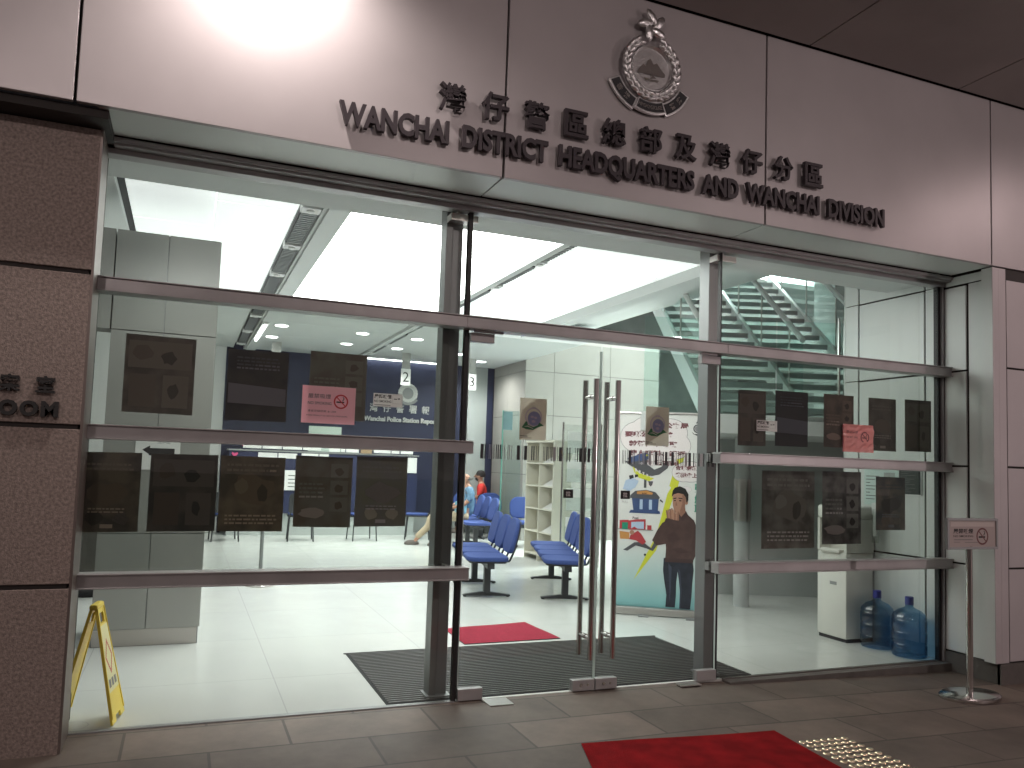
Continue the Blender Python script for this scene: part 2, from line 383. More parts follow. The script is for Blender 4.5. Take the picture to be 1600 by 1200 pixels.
# linear air diffusers along the two troughs
def diffuser(x0, x1, ys, label):
    t = thing('air_diffuser', label, 'air vent', ((x0+x1)/2, ys[0][0], H-.03), 0, 'linear air diffusers in the ceiling')
    for y0, y1 in ys:
        b = MB(); b.box(x0, x1, y0, y1, H-.012, H+.02, 1)
        n = int((y1-y0)/.06)
        for i in range(n): b.box(x0+.012, x1-.012, y0+i*.06, y0+i*.06+.03, H-.03, H-.013, 0)
        b.build('grille', [M_GREYM, M_DGREY], t)
        b = MB(); b.box(x0-.005, x1+.005, y1+.01, y1+.16, H-.035, H+.02); b.cyl(((x0+x1)/2, y1+.085, H-.036), ((x0+x1)/2, y1+.085, H-.05), .035, 12); b.build('joint_plate', M_WHITE, t)
diffuser(.80, .95, [(1.0, 1.75), (1.95, 3.0), (3.2, 4.3), (4.5, 5.6), (5.9, 7.2), (7.5, 8.8), (9.1, 10.4)], 'long grey slotted air diffuser running back at the left, beside the pillar')
diffuser(3.25, 3.35, [(1.3, 2.4), (2.7, 3.6), (4.0, 5.4), (7.8, 8.9), (9.2, 10.2)], 'slotted air diffuser strip above the glass doors, right of the glowing panels')
t = thing('tube_light', 'lit fluorescent tube in the ceiling trough above the navy wall', 'tube light', (.99, 8.4, H-.05))
MB().box(1.0, 1.1, 7.6, 9.4, H-.085, H-.052).build('tray', M_WHITE, t)
MB().cyl((1.05, 7.65, H-.105), (1.05, 9.35, H-.105), .017, 10).build('tube', M_DL, t)

# ================================================================== SHOPFRONT
sf = thing('glass_shopfront', 'tall glazed shopfront in dark steel bars between granite column and metal wall', 'shopfront', (2.66, 0, 0))
XA, XB, XC, XE = -.52, 1.665, 3.655, 5.93
B1, B2, B3 = 2.437, 1.638, .846
b = MB(); b.box(-.5, 5.95, -.10, .08, 3.165, 3.205); b.box(-.5, 5.95, -.045, .045, 3.135, 3.165); b.box(-.5, 5.95, -.115, -.10, 3.18, 3.205); b.build('head_frame', M_STEEL, sf, bevel=.003)
def bar(x0, x1, z, nm='transom'):
    b = MB(); b.box(x0, x1, -.10, -.012, z-.072, z-.008); b.box(x0, x1, -.112, -.008, z-.008, z); b.box(x0, x1, -.112, -.008, z-.08, z-.072)
    b.box(x0, x1, .014, .06, z-.07, z-.01)
    return b.build(nm, M_STEEL, sf, bevel=.002)
bar(XA+.02, 1.63, B1); bar(1.632, XC, B1); bar(XC+.002, XE+.02, B1)
for z in (B2, B3): bar(XA+.02, 1.70, z); bar(3.60, XE+.02, z)
def pane(x0, x1, z0, z1, m, nm='glass_pane'):
    return MB().box(x0, x1, -.006, .006, z0, z1).build(nm, m, sf)
for x0, x1, s in ((XA+.03, XB-.02, 0), (XC+.01, XE-.02, 1)):
    pane(x0, x1, B1-.002, 3.15, G_CLEAR); pane(x0, x1, B2-.002, B1-.078, G_TINT); pane(x0, x1, B3-.002, B2-.078, G_TINT); pane(x0, x1, .004, B3-.078, (G_LOW, G_LOWR)[s])
pane(XB+.012, XC-.002, B1-.002, 3.15, G_CLEAR)
# black gasket strips at the vertical edges
for x, z0, z1 in ((XB-.018, .0, 3.15), (XC-.0, 0, 3.15), (XE-.03, 0, 3.15)):
    MB().box(x, x+.028 if x != XC else x+.009, -.011, .03, z0, z1).build('edge_gasket', M_BLACK, sf)
MB().box(XE, XE+.018, -.03, .03, 0, 3.15).build('side_frame', M_STEEL, sf)
for x0, x1, s in ((1.53, 1.655, 1), (3.63, 3.745, 1)):
    b = MB(); b.box(x0, x0+.045, .10, .22, .0, 3.2); b.box(x0+.046, x1, .13, .20, 0, 3.2, 1); b.box(x0-.02, x1+.02, .08, .23, 0, .015)
    b.build('support_post', [M_POST, M_POST], sf, bevel=.003)
    for z in (B1-.04, B2-.04, B3-.04, 3.1):
        b = MB(); b.box(x0, x1+.06, .008, .10, z-.022, z+.022); b.cyl((x0+.05, .01, z+.035), (x0+.05, .1, z+.035), .012, 8); b.build('bracket', M_BRUSH, sf)
MB().box(-.5, XB, -.02, .02, -.03, .004).build('sill', M_GREYM, sf)
b = MB(); b.box(3.72, 5.95, -.09, -.012, -.14, -.004); b.box(3.72, 5.95, -.012, .02, -.1, .003); b.build('sill', M_SKIRT, sf)
# ---- doors
def door(x0, x1, hx, hinge, sx):
    d = MB().box(x0, x1, -.006, .006, .012, 2.335).build('glass_door', G_DOOR, sf)
    fr = hx > (x0+x1)/2
    e = MB()
    for x in (x0, x1): e.box(x-.002, x+.002, -.0065, .0065, .075, 2.30)
    e.build('door_edge', M_GEDGE, d)
    for y, hh in ((-.078, .0), (.078, .0)):
        b = MB(); b.cyl((hx, y, .22), (hx, y, 2.10), .019, 16)
        b.build('pull_handle', M_CHROME, d, smooth=True)
    for z in (.36, 1.98):
        b = MB(); b.cyl((hx, -.078, z), (hx, .078, z), .013, 12); b.cyl((hx, -.016, z), (hx, .016, z), .018, 12)
        b.build('handle_standoff', M_CHROME, d, smooth=True)
    hx0, hx1 = (x0, x0+.165) if hinge == 'l' else (x1-.165, x1)
    fx0, fx1 = (x1-.165, x1) if hinge == 'l' else (x0, x0+.165)
    for a0, a1, z0, z1 in ((hx0, hx1, .004, .075), (fx0, fx1, .004, .075), (hx0, hx1, 2.285, 2.345)):
        MB().box(a0, a1, -.026, .026, z0, z1).build('patch_fitting', M_STEEL, d, bevel=.002)
    c = (fx0+fx1)/2
    for q, rr_ in ((-.02, .012), (.03, .008)): MB().cyl((c+q, -.027, .042), (c+q, -.03, .042), rr_, 12).build('lock_cylinder', M_CHROME, d)
    # pull sticker
    b = MB(FR(sx, -.0068, 1.285)); b.rect(0, .075, 0, .058, 0, 0); b.text('拉', .0375, .012, .034, .0004, 1, .01, align='c'); b.text('PULL', .0375, -.028, .016, 0, 2, .0, align='c')
    b.build('pull_sticker', [M_INK, M_WHITE, M_INKG], d)
    # barcode-like safety band
    b = MB(FR(0, -.0068, 1.53)); x = x0+.1; rnd = random.Random(int(x0*100))
    while x < x1-.05:
        wd = rnd.choice((.004, .004, .006, .009, .004, .022)); g = rnd.choice((.006, .009, .012, .02, .006, .035))
        b.rect(x, x+wd, 0, .095, 0, rnd.choice((0, 0, 0, 1))); x += wd+g
    b.build('safety_band', [M_DGREY, M_GREYM], d)
    return d
door(1.683, 2.655, 2.585, 'l', 2.39); door(2.664, 3.648, 2.755, 'r', 2.835)
MB().box(1.85, 2.01, -.16, -.02, -.003, .003).build('floor_hinge_plate', M_BRUSH, sf); MB().box(3.3, 3.47, -.10, -.02, -.003, .003).build('floor_hinge_plate', M_BRUSH, sf)
for x0, x1 in ((1.70, 1.90), (3.46, 3.60)): MB().box(x0, x1, -.05, -.03, 2.345, 2.375).build('door_stop', M_STEEL, sf)

# ================================================================== FASCIA
YF = -.494
fa = thing('facade_fascia', 'pale aluminium fascia panels above the shopfront, carrying the dark lettering', 'fascia', (2.66, -.3, 3.21))
edges = [-4.2, -.6, 1.684, 3.643, 5.9, 8.2, 10.5]
for x0, x1 in zip(edges, edges[1:]):
    MB().box(x0+.007, x1-.007, YF, YF+.03, 3.213, 4.57).build('fascia_panel', M_ALU, fa, bevel=.003)
MB().box(-4.2, 10.5, YF+.034, YF+.05, 3.24, 4.6).build('backing', M_GROOVE, fa)
for x0, x1 in ((-.5, 1.684), (1.684, 3.643), (3.643, 5.93)):
    MB().box(x0+.005, x1-.005, YF+.031, -.118, 3.214, 3.226).build('soffit_panel', M_ALUG, fa)
MB().box(-.5, 5.95, YF+.04, -.05, 3.23, 3.25).build('soffit_backing', M_GROOVE, fa)
b = MB(); b.box(-.5, 5.95, -.05, .5, 3.31, 4.6); b.build('spandrel', M_GROOVE, fa)

def lettering(name, label, parts, m, cat='lettering', loc=(0, 0, 0)):
    t = thing(name, label, cat, loc)
    for nm, mbx in parts: mbx.build(nm, m, t)
    return t
# english line: one part per letter
vs, fs = text_geo('WANCHAI  DISTRICT  HEADQUARTERS  AND  WANCHAI  DIVISION', .036, .4)
par = list(range(len(vs)))
def find(a):
    while par[a] != a: par[a] = par[par[a]]; a = par[a]
    return a
for f in fs:
    for q in f[1:]: par[find(q)] = find(f[0])
key = {}
for i, v in enumerate(vs): key.setdefault((round(v.x, 4), round(v.y, 4), round(v.z, 4)), i); par[find(i)] = find(key[(round(v.x, 4), round(v.y, 4), round(v.z, 4))])
groups = {}
for f in fs: groups.setdefault(find(f[0]), []).append(f)
x0 = min(v.x for v in vs); x1 = max(v.x for v in vs); y0 = min(v.y for v in vs); y1 = max(v.y for v in vs)
kx = (4.70-.685)/(x1-x0); ky = .132/(y1-y0); parts = []
for g in sorted(groups.values(), key=lambda g: min(vs[f[0]].x for f in g)):
    b = MB(FR(.685, YF-.034, 3.333)); idx = sorted({i for f in g for i in f}); mp = {i: j for j, i in enumerate(idx)}
    ya, yb = min(vs[i].y for i in idx), max(vs[i].y for i in idx); ya = max(ya, -.02) if ya < -.06 else ya
    b.add([((vs[i].x-x0)*kx, (vs[i].y-ya)*.134/(yb-ya), vs[i].z*.075) for i in idx], [[mp[i] for i in f] for f in g]); parts.append(('letter', b))
lettering('english_lettering', 'dark raised English letters WANCHAI DISTRICT HEADQUARTERS on the fascia', parts, M_LETTER, loc=(2.7, YF, 3.33))
parts = []
for i, ch in enumerate('灣仔警區總部及灣仔分區'):
    b = MB(FR(1.335+.2695*i, YF-.036, 3.532)); b.text(ch, 0, 0, .168, 0, 0, .022, align='c', depth=.03, width=.165 if ch != '仔' else .17); parts.append(('character', b))
lettering('chinese_lettering', 'dark raised Chinese characters in the upper row on the fascia', parts, M_LETTER, loc=(2.7, YF, 3.53))

# emblem
em = thing('police_emblem', 'silver wreathed police crest with ribbon, mounted on the fascia above the lettering', 'emblem', (2.675, YF, 4.08))
E0 = FR(2.675, YF-.03, 4.09)
b = MB(E0)
for i in range(26):
    a = 2*math.pi*i/26+.12
    if abs(((a-math.pi/2+math.pi) % (2*math.pi))-math.pi) < .25: continue
    for q, rad in ((.0, .172), (.06, .205)):
        tw = 1 if math.cos(a) > 0 else -1
        c = Vector((rad*math.cos(a+q), rad*math.sin(a+q), .022)); d = Vector((-math.sin(a), math.cos(a), 0))*tw+Vector((math.cos(a), math.sin(a), 0))*(.35 if rad > .19 else -.2)
        M = Matrix.Translation(c) @ Matrix.Rotation(math.atan2(d.y, d.x), 4, 'Z')
        b.lathe([(.001, -.016), (.6, -.011), (1, 0), (.6, .011), (.001, .016)], (0, 0, 0), 8, 0, M @ Matrix.Diagonal((.036, .015, 1, 1)))
b.build('wreath', M_SILVER, em, smooth=True)
b = MB(E0); b.lathe([(.150, .0), (.155, .025), (.148, .035), (.142, .026), (.135, .018), (.001, .018)], (0, 0, -.01), 40)
b.build('disc', M_SILVER, em, smooth=True)
b = MB(E0)
b.flat([(-.10, -.03), (-.08, .0), (-.06, .02), (-.045, .005), (-.03, .05), (-.01, .065), (.015, .03), (.04, .045), (.07, .01), (.105, -.02), (.1, -.04), (-.1, -.045)], .0135)
b.flat([(-.06, -.07), (.06, -.07), (.045, -.085), (-.045, -.085)], .0135); b.box(-.002, .002, -.068, -.035, .008, .014); b.flat([(.002, -.04), (.04, -.06), (.002, -.064)], .0137)
b.build('relief', M_BRUSH, em)
b = MB(E0)
for i in range(5):
    a = math.pi/2+2*math.pi*i/5+.15
    M = Matrix.Translation((.07*math.cos(a)*.8, .285+.07*math.sin(a)*.8, .02)) @ Matrix.Rotation(a+.5, 4, 'Z') @ Matrix.Diagonal((.062, .03, 1, 1))
    b.lathe([(.001, -.016), (.7, -.01), (1, 0), (.75, .012), (.001, .018)], (0, 0, 0), 10, 0, M)
b.build('flower', M_SILVER, em, smooth=True)
def arc_pts(r0, r1, a0, a1, n=10, cx=0, cy=.02):
    p = [(cx+r1*math.cos(R(a0+(a1-a0)*i/n)), cy+r1*math.sin(R(a0+(a1-a0)*i/n))) for i in range(n+1)]
    q = [(cx+r0*math.cos(R(a0+(a1-a0)*i/n)), cy+r0*math.sin(R(a0+(a1-a0)*i/n))) for i in range(n+1)]
    return p+q[::-1]
b = MB(E0); b.prism(arc_pts(.245, .335, 205, 248), -.02, 0); b.prism(arc_pts(.235, .32, 248, 292), -.01, .012); b.prism(arc_pts(.245, .335, 292, 335), -.02, 0)
b.build('ribbon', M_SILVER, em, bevel=.003)
b = MB(E0); b.flat(arc_pts(.257, .323, 207, 246), .0012, 0); b.flat(arc_pts(.247, .308, 250, 290), .0132, 0); b.flat(arc_pts(.257, .323, 294, 333), .0012, 0)
for s, a0, a1 in (('香港', 212, 240), ('警察', 300, 328)):
    for i, ch in enumerate(s):
        a = a0+(a1-a0)*(i+.5)/2; M = Matrix.Translation((.29*math.cos(R(a)), .02+.29*math.sin(R(a)), .0022)) @ Matrix.Rotation(R(a+90), 4, 'Z'); b.text(ch, 0, -.02, .042, 0, 1, .02, align='c', M=M)
for i, ch in enumerate('HONG KONG POLICE'):
    if ch == ' ': continue
    a = 252+36*(i+.5)/16; M = Matrix.Translation((.277*math.cos(R(a)), .02+.277*math.sin(R(a)), .0142)) @ Matrix.Rotation(R(a+90), 4, 'Z'); b.text(ch, 0, -.012, .024, 0, 1, .0, align='c', M=M)
b.build('ribbon_field', [M_DGREY, M_BRUSH], em)

# ================================================================== GRANITE COLUMN (left) and metal wing wall (right)
co = thing('granite_column', 'brown flamed granite column at the left end of the shopfront', 'column', (-1.5, -.1, 0))
zs = [-.01, .815, 1.612, 2.408, 3.16]
for z0, z1 in zip(zs, zs[1:]):
    MB().box(-4, -.497, -.30, -.015, z0+(.012 if z0 > 0 else 0), z1-.012 if z1 < 3 else z1).build('granite_block', M_GRANITE, co, bevel=.004)
MB().box(-4, -.507, -.285, .25, 0, 3.2).build('core', M_GROOVE, co)
MB().box(-4.2, -.45, -.45, .02, 3.165, 3.21).build('top_trim', M_GROOVE, co)
MB().box(-.4965, -.484, -.297, -.012, 0, 3.2).build('edge_trim', mat('bronze_trim', (.20, .165, .15), .45, .5), co)
parts = []
for i, ch in enumerate('報案室'):
    b = MB(FR(-.815-.0+(i-1)*.155, -.315, 1.775)); b.text(ch, 0, 0, .085, 0, 0, .03, align='c', depth=.02); parts.append(('character', b))
for i, (ch, x) in enumerate((('R', -.905), ('O', -.815), ('O', -.725), ('M', -.635))):
    b = MB(FR(x, -.315, 1.655)); b.text(ch, 0, 0, .078, 0, 0, .045, align='c', depth=.1, width={'R': .062, 'O': .08, 'M': .076}[ch])
    b.v = [Vector((p.x, -.315+(p.y+.315)*.25, p.z)) for p in b.v]; parts.append(('letter', b))
lettering('column_lettering', 'black raised letters ROOM and two characters on the granite column', parts, M_INK, loc=(-.8, -.3, 1.7))

wg = thing('metal_clad_wall', 'grey metal panelled wing wall closing the right end of the shopfront', 'wall', (6.0, .3, 0))
zz = [.09, .815, 1.61, 2.40, 3.12]
for z0, z1 in zip(zz, zz[1:]):
    MB().box(5.955, 5.97, -.225, -.03, z0+.008, z1-.008).build('metal_panel', M_ALUG, wg, bevel=.002)
MB().box(5.955, 5.97, -.49, -.25, .09, 3.12).build('metal_panel', M_ALUG, wg, bevel=.002)
MB().box(5.955, 5.97, -.49, -.03, 3.132, 3.2).build('metal_panel', M_ALUG, wg)
MB().box(5.905, 5.975, -.494, -.4905, .09, 3.2).build('corner_trim', M_ALU, wg)
MB().box(5.905, 5.955, -.49, -.40, .09, 3.2).build('corner_trim', M_ALUG, wg)
for x0, x1 in ((5.99, 6.8), (6.82, 7.7), (7.72, 8.6)):
    for z0, z1 in zip(zz, zz[1:]):
        MB().box(x0+(.012 if x0 > 6 else .075), x1, -.494, -.48, z0+.008, z1-.008).build('metal_panel', M_ALU, wg, bevel=.002)
MB().box(5.976, 6.055, -.494, -.48, .09, 3.2).build('metal_panel', M_ALU, wg)
for z0, z1, ys in ((.06, .815, (.012, .16, .88, 1.05)), (.815, 2.40, (.012, .16, .88, 1.05)), (2.40, 3.14, (.012, .16, .88, 1.05)), (3.14, 3.6, (.012, .16, .88, 1.05))):
    for y0, y1 in zip(ys, ys[1:]):
        MB().box(5.955, 5.97, y0+.008, y1-.008, z0+.008 if z0 > .1 else 0, z1-.008 if y0 < .8 and y0 > .1 else z1).build('metal_panel', M_ALUG, wg, bevel=.002)
MB().box(5.972, 6.2, -.478, 1.045, 0, 4.6).build('core', M_GROOVE, wg)
MB().box(5.972, 8.6, -.476, -.3, 0, 3.25).build('core', M_GROOVE, wg)
b = MB(); b.box(5.94, 5.975, -.5, -.02, -.1, .085); b.box(5.94, 8.6, -.51, -.48, -.15, .085); b.build('skirting', M_SKIRT, wg)
MB().box(5.957, 6.3, 1.046, 1.06, 0, 4.6).build('end_panel', M_ALUG, wg)

# ================================================================== HALL WALLS
pl = thing('clad_pillar', 'grey panel-clad interior pillar with steel skirting behind the left glass', 'pillar', (-.2, 2.3, 0))
PX = [-.62, -.585, -.205, .185]
for z0, z1 in ((.13, .86), (.866, 2.44), (2.446, 3.235)):
    for x0, x1 in zip(PX[1:], PX[2:]):
        MB().box(x0+.003, x1-.003, 1.95, 1.965, z0, z1).build('cladding_panel', M_COLCLAD, pl, bevel=.002)
MB().box(-.58, .18, 1.967, 2.62, .0, 3.23).build('core', M_GREYM, pl)
MB().box(.1801, .19, 1.966, 2.62, .13, 3.235).build('cladding_panel', M_COLCLAD, pl)
MB().box(-.575, .172, 1.958, 1.966, .004, .127).build('skirting', M_BRUSH, pl)
lw = thing('side_wall', 'pale side wall and bulkhead left of the clad pillar', 'wall', (-1.5, 3.2, 0))
MB().box(-3, -.592, 1.952, 2.2, 2.446, 3.235).build('bulkhead', M_COLCLAD, lw)
MB().box(-6, -.3, 5.0, 5.1, 0, 3.7).build('wall_panel', M_WHITE, lw)
MB().box(-6, -2.6, 0.3, 5.0, 0, 3.7).build('return_wall', M_WALLG, lw)
t = thing('storage_cabinet', 'dark low cabinet glimpsed between granite column and clad pillar', 'cabinet', (-1.1, 4.4, 0))
b = MB(); b.box(-2.2, -.5, 4.2, 4.9, .06, .9); b.box(-2.22, -.48, 4.18, 4.92, .9, .93); b.box(-2.15, -.55, 4.25, 4.85, 0, .06); b.build('carcass', M_DGREY, t, bevel=.004)
for x in (-2.15, -1.6, -1.05): MB().box(x, x+.53, 4.18, 4.2, .1, .87).build('door', M_SKIRT, t, bevel=.003)

YW = 11.3
bw = thing('navy_back_wall', 'navy blue rear wall of the report room with white lettering', 'wall', (3.4, YW, 0))
MB().box(.72, 5.62, YW, YW+.12, .40, 3.70).build('wall_panel', M_NAVY, bw)
MB().box(5.62, 6.14, YW-.01, YW+.12, .40, 3.70).build('plain_wall', M_WALLG, bw)
MB().box(6.14, 6.34, YW, YW+.12, .40, 3.70).build('wall_panel', M_NAVY, bw)
MB().box(-6, .72, YW-.02, YW+.12, 0, 3.7).build('plain_wall', M_WHITE, bw)
MB().box(.72, 6.3, YW-.03, YW+.12, 0, .40).build('skirting', M_WALLG, bw)
MB().box(.66, .72, YW-.05, YW+.1, 0, 3.7).build('edge_post', M_NAVY, bw)
b = MB()
for i in range(6): b.box(1.0+.28*i, 1.005+.28*i, YW-.004, YW-.001, 1.75, 2.5)
b.build('panel_joint', M_BLACK, bw)
t = lettering('report_room_lettering', 'white Chinese and English report room lettering on the navy wall', [], M_WHITE, loc=(4.6, YW, 2.4))
for i, ch in enumerate('灣仔警署報案室'):
    MB(FR(3.62+.282*i, YW-.012, 2.50)).text(ch, 0, 0, .17, 0, 0, .015, align='c', depth=.01).build('character', M_PAPER, t)
MB(FR(3.42, YW-.012, 2.27)).text('Wanchai Police Station Report Room', 0, 0, .135, 0, 0, .03, depth=.05, width=1.93).build('text_line', M_PAPER, t)
t = thing('wall_crest', 'round white crest on the navy wall under hanging sign 2', 'emblem', (4.34, YW, 2.9))
E1 = FR(4.34, YW-.02, 2.92); b = MB(E1)
for i in range(20):
    a = 2*math.pi*i/20; b.lathe([(.001, -.012), (.05, 0), (.001, .012)], (.17*math.cos(a), .17*math.sin(a), 0), 8)
b.ring(0, 0, .14, .02, .005); b.build('wreath', M_PAPER, t)
MB(E1).disc(0, 0, .12, .004).build('disc', M_GREYM, t)
b = MB(E1); b.flat(arc_pts(.21, .27, 215, 325), .006); b.build('ribbon', M_GREYM, t)
t = thing('wall_light', 'long lit strip light along the top of the navy wall', 'strip light', (4.2, YW, 3.6))
MB().box(3.36, 5.4, YW-.12, YW-.01, 3.60, 3.68).build('housing', M_WHITE, t); MB().box(3.38, 5.38, YW-.11, YW-.03, 3.585, 3.599).build('diffuser', M_DL, t)

# counter with papers
ct = thing('report_counter', 'long navy counter screen before the rear wall with papers along its top', 'counter', (2.6, 10.6, 0))
MB().box(.78, 4.42, 10.6, 10.7, .42, 1.58).build('front_panel', M_NAVYL, ct, bevel=.004)
MB().box(.80, 4.40, 10.66, 10.75, 0, .42).build('plinth', M_WALLG, ct)
MB().box(.76, 4.44, 10.58, 11.2, 1.58, 1.61).build('counter_top', M_GREYM, ct, bevel=.004)
PP = [(1.02, 1.35, 1.635, 1.72, ''), (1.37, 1.72, 1.635, 1.735, ''), (1.74, 2.1, 1.635, 1.735, ''), (2.12, 2.46, 1.635, 1.74, ''), (2.62, 2.83, 1.62, 1.78, ''), (2.85, 2.93, 1.62, 1.79, ''), (2.95, 3.2, 1.62, 1.77, ''),
      (3.5, 3.84, 1.63, 1.71, ''), (3.86, 4.02, 1.63, 1.7, ''), (4.05, 4.3, 1.63, 1.75, ''), (1.3, 1.65, 1.46, 1.56, ''), (1.67, 2.02, 1.46, 1.56, ''), (2.1, 2.42, 1.3, 1.57, ''), (2.44, 2.62, 1.3, 1.57, ''),
      (3.42, 3.62, 1.36, 1.55, ''), (3.7, 3.98, 1.48, 1.55, ''), (4.0, 4.2, 1.47, 1.55, ''), (4.16, 4.4, 1.25, 1.56, '')]
nb = ['pair', 'row']
for k, (x0, x1, z0, z1, _) in enumerate(PP):
    up = z0 > 1.58
    o = MB().box(x0, x1, 10.57 if up else 10.588, 10.573 if up else 10.591, max(z0, 1.612) if up else z0, z1).build('paper_notice', M_SHEET)
    tag(o, 'small white paper notice propped on the counter top' if up else 'small white paper notice taped below the counter edge', 'notice',
        'paper notices standing along the counter top' if up else 'paper notices taped under the counter edge')
o = MB().box(3.24, 3.46, 10.57, 10.60, 1.612, 1.77).build('file_box', mat('cardboard', (.36, .25, .15), .8)); tag(o, 'brown cardboard box among the papers on the counter', 'box')
o = MB().box(2.26, 2.90, 10.9, 10.915, 1.62, 2.12).build('frosted_screen', mat('frosted_screen', (.52, .62, .55), .4)); tag(o, 'pale green screen standing on the counter below the pink notice', 'screen')
t = thing('hanging_notice', 'white printed notice hanging on the counter front between two dark posters', 'notice', (1.95, 10.58, .87))
MB().box(1.78, 2.08, 10.578, 10.583,   .86, 1.24).build('sheet', M_SHEET, t)
b = MB(FR(1.78, 10.577, .86)); [b.rect(.09, .22, .06+.07*i, .075+.07*i, 0) for i in range(4)]; b.build('printing', M_INK, t)
for i, (x, z) in enumerate(((1.05, 1.68), (.88, 1.50))):
    b = MB(FR(x, 10.55, z)); b.flat([(0, -.05), (.06, .02), (.045, .05), (.0, .03), (-.045, .05), (-.06, .02)], 0); o = b.build('heart_sticker', mat('magenta_paper', (.65, .08, .22), .6))
    o.data.transform(Matrix.Translation((0, .048 if z > 1.6 else .035, 0)))
    tag(o, ('upper' if i == 0 else 'lower')+' magenta heart sticker at the left end of the counter', 'sticker')
t = thing('yellow_flowers', 'small bunch of yellow flowers standing on the counter near the post', 'flowers', (4.3, 10.7, 1.61))
b = MB(); b.lathe([(.05, 0), (.06, .1)], (4.3, 10.75, 1.61), 10); b.build('pot', M_GREYM, t)
b = MB(); rnd = random.Random(3)
for i in range(26):
    a, q, h = rnd.random()*6.28, rnd.random()*.15, 1.74+rnd.random()*.13
    b.lathe([(.004, -.02), (.03, 0), (.004, .02)], (4.3+q*math.cos(a), 10.75+q*math.sin(a), h), 6)
b.build('blossoms', mat('yellow_petals', (.85, .60, .02), .6), t)
b = MB()
for i in range(8): b.cyl((4.3, 10.75, 1.68), (4.3+.12*math.cos(i), 10.75+.12*math.sin(i), 1.8), .005, 5)
b.build('stems', M_GREENL, t)

# hanging counter numbers
for k, (x, n, lab) in enumerate(((1.47, '1', 'hanging steel counter sign partly hidden by the dark poster'), (3.93, '2', 'hanging counter sign with a number 2 above the crest'), (5.30, '3', 'hanging counter sign with a number 3 behind the door edge'))):
    t = thing('hanging_sign', lab, 'sign', (x, 10, 3.0), 0, 'hanging counter number signs')
    MB().box(x-.085, x+.085, 9.99, 10.0, 3.29, 3.6).build('hanger', M_CHROME, t)
    if n != '1':
        MB().box(x-.095, x+.095, 9.98, 10.0, 2.96, 3.285).build('number_plate', M_WHITE, t)
        MB(FR(x, 9.978, 3.03)).text(n, 0, 0, .19, 0, 0, .0, align='c').build('digit', M_INK, t)

# right part: column wall, atrium shell
cw = thing('column_wall', 'large beige panelled column wall behind the left glass door', 'wall', (7.4, 9.6, 0))
for z0, z1 in ((0, 1.3), (1.308, 2.50), (2.508, 3.38), (3.388, 4.3)):
    for x0, x1 in ((6.27, 6.9), (6.906, 8.2), (8.206, 9.4)):
        MB().box(x0, x1, 9.5, 9.52, z0, z1).build('panel', M_COLW, cw, bevel=.003)
    for y0, y1 in ((9.521, 10.4), (10.406, 11.2)):
        MB().box(6.27, 6.29, y0, y1, z0, z1).build('panel', M_COLW, cw, bevel=.003)
MB().box(6.292, 9.4, 9.522, 11.3, 0, 4.28).build('core', M_GROOVE, cw)
t = thing('rear_corridor_wall', 'grey rear wall seen past the column wall edge', 'wall', (6, 12.6, 0))
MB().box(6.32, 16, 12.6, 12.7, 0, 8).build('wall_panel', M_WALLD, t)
t = thing('atrium_wall', 'dim grey atrium walls enclosing the stair', 'wall', (14, 6, 0))
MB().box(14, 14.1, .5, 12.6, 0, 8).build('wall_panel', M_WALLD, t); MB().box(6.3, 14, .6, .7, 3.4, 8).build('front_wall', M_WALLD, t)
MB().box(4.99, 14.1, .5, 12.7, 6.4, 6.5).build('upper_ceiling', M_CEILG, t)
b = MB()
for k in range(6): b.box(7.2, 14, 5.2+1.1*k, 5.5+1.1*k, 5.25+.02*k, 6.4)
b.build('ceiling_beam', M_WALLG, t)
b = MB(); b.box(5.0, 5.2, 6.4, 12.6, 3.72, 6.4); b.build('gallery_edge', M_CEILG, t)
t = thing('atrium_column', 'square concrete column rising beside the stair rails', 'column', (9.9, 4.2, 0))
MB().box(9.4, 9.85, 4.6, 5.05, 0, 6.4).build('shaft', M_CONC, t, bevel=.01)
lamp('atrium_light', 'AREA', (9.2, 6.6, 6.2), 4500, (.9, 1, .98), size=3.2, aim=(8.2, 5, 0))

# stair rotated about 20 degrees, rising away from the landing
st = thing('atrium_stair', 'pale open stair with glass balustrades and bright steel handrails rising behind the glass', 'stair', (5.68, 2.77, 0), -R(21))
PIT = math.radians(33); N = 15; rise = .17; going = rise/math.tan(PIT)
Z0 = 2.1
for i in range(N):
    MB().box(.03, 2.05, i*going, i*going+going+.03, Z0+(i+1)*rise-.07, Z0+(i+1)*rise).build('tread', M_CONC, st, local=True)
L = N*going
for x in (-.03, 1.07, 2.08):
    b = MB(); b.prism([(0, Z0-.12), (L, Z0-.12+N*rise), (L, Z0+.2+N*rise), (0, Z0+.2)], x-.03, x+.03, 0, Matrix(((0, 0, 1, 0), (1, 0, 0, 0), (0, 1, 0, 0), (0, 0, 0, 1))))
    b.build('stringer', M_CEIL, st, local=True)
for x in (-.03, 1.07, 2.08):
    b = MB(); b.prism([(0, Z0+.22), (L, Z0+.22+N*rise), (L, Z0+.92+N*rise), (0, Z0+.92)], x-.006, x+.006, 0, Matrix(((0, 0, 1, 0), (1, 0, 0, 0), (0, 1, 0, 0), (0, 0, 0, 1))))
    b.build('glass_panel', G_GREEN, st, local=True)
    b = MB(); b.cyl((x, 0, Z0+.97), (x, L, Z0+.97+N*rise), .034, 10); b.build('handrail', M_WHITE, st, local=True)  # plain white stands in for ceiling light reflected along the steel rail
    b = MB()
    for k in range(4): y = .4+L*k/4; b.cyl((x, y, Z0+.2+y*math.tan(PIT)), (x, y, Z0+.96+y*math.tan(PIT)), .012, 8)
    b.build('baluster', M_BRUSH, st, local=True)
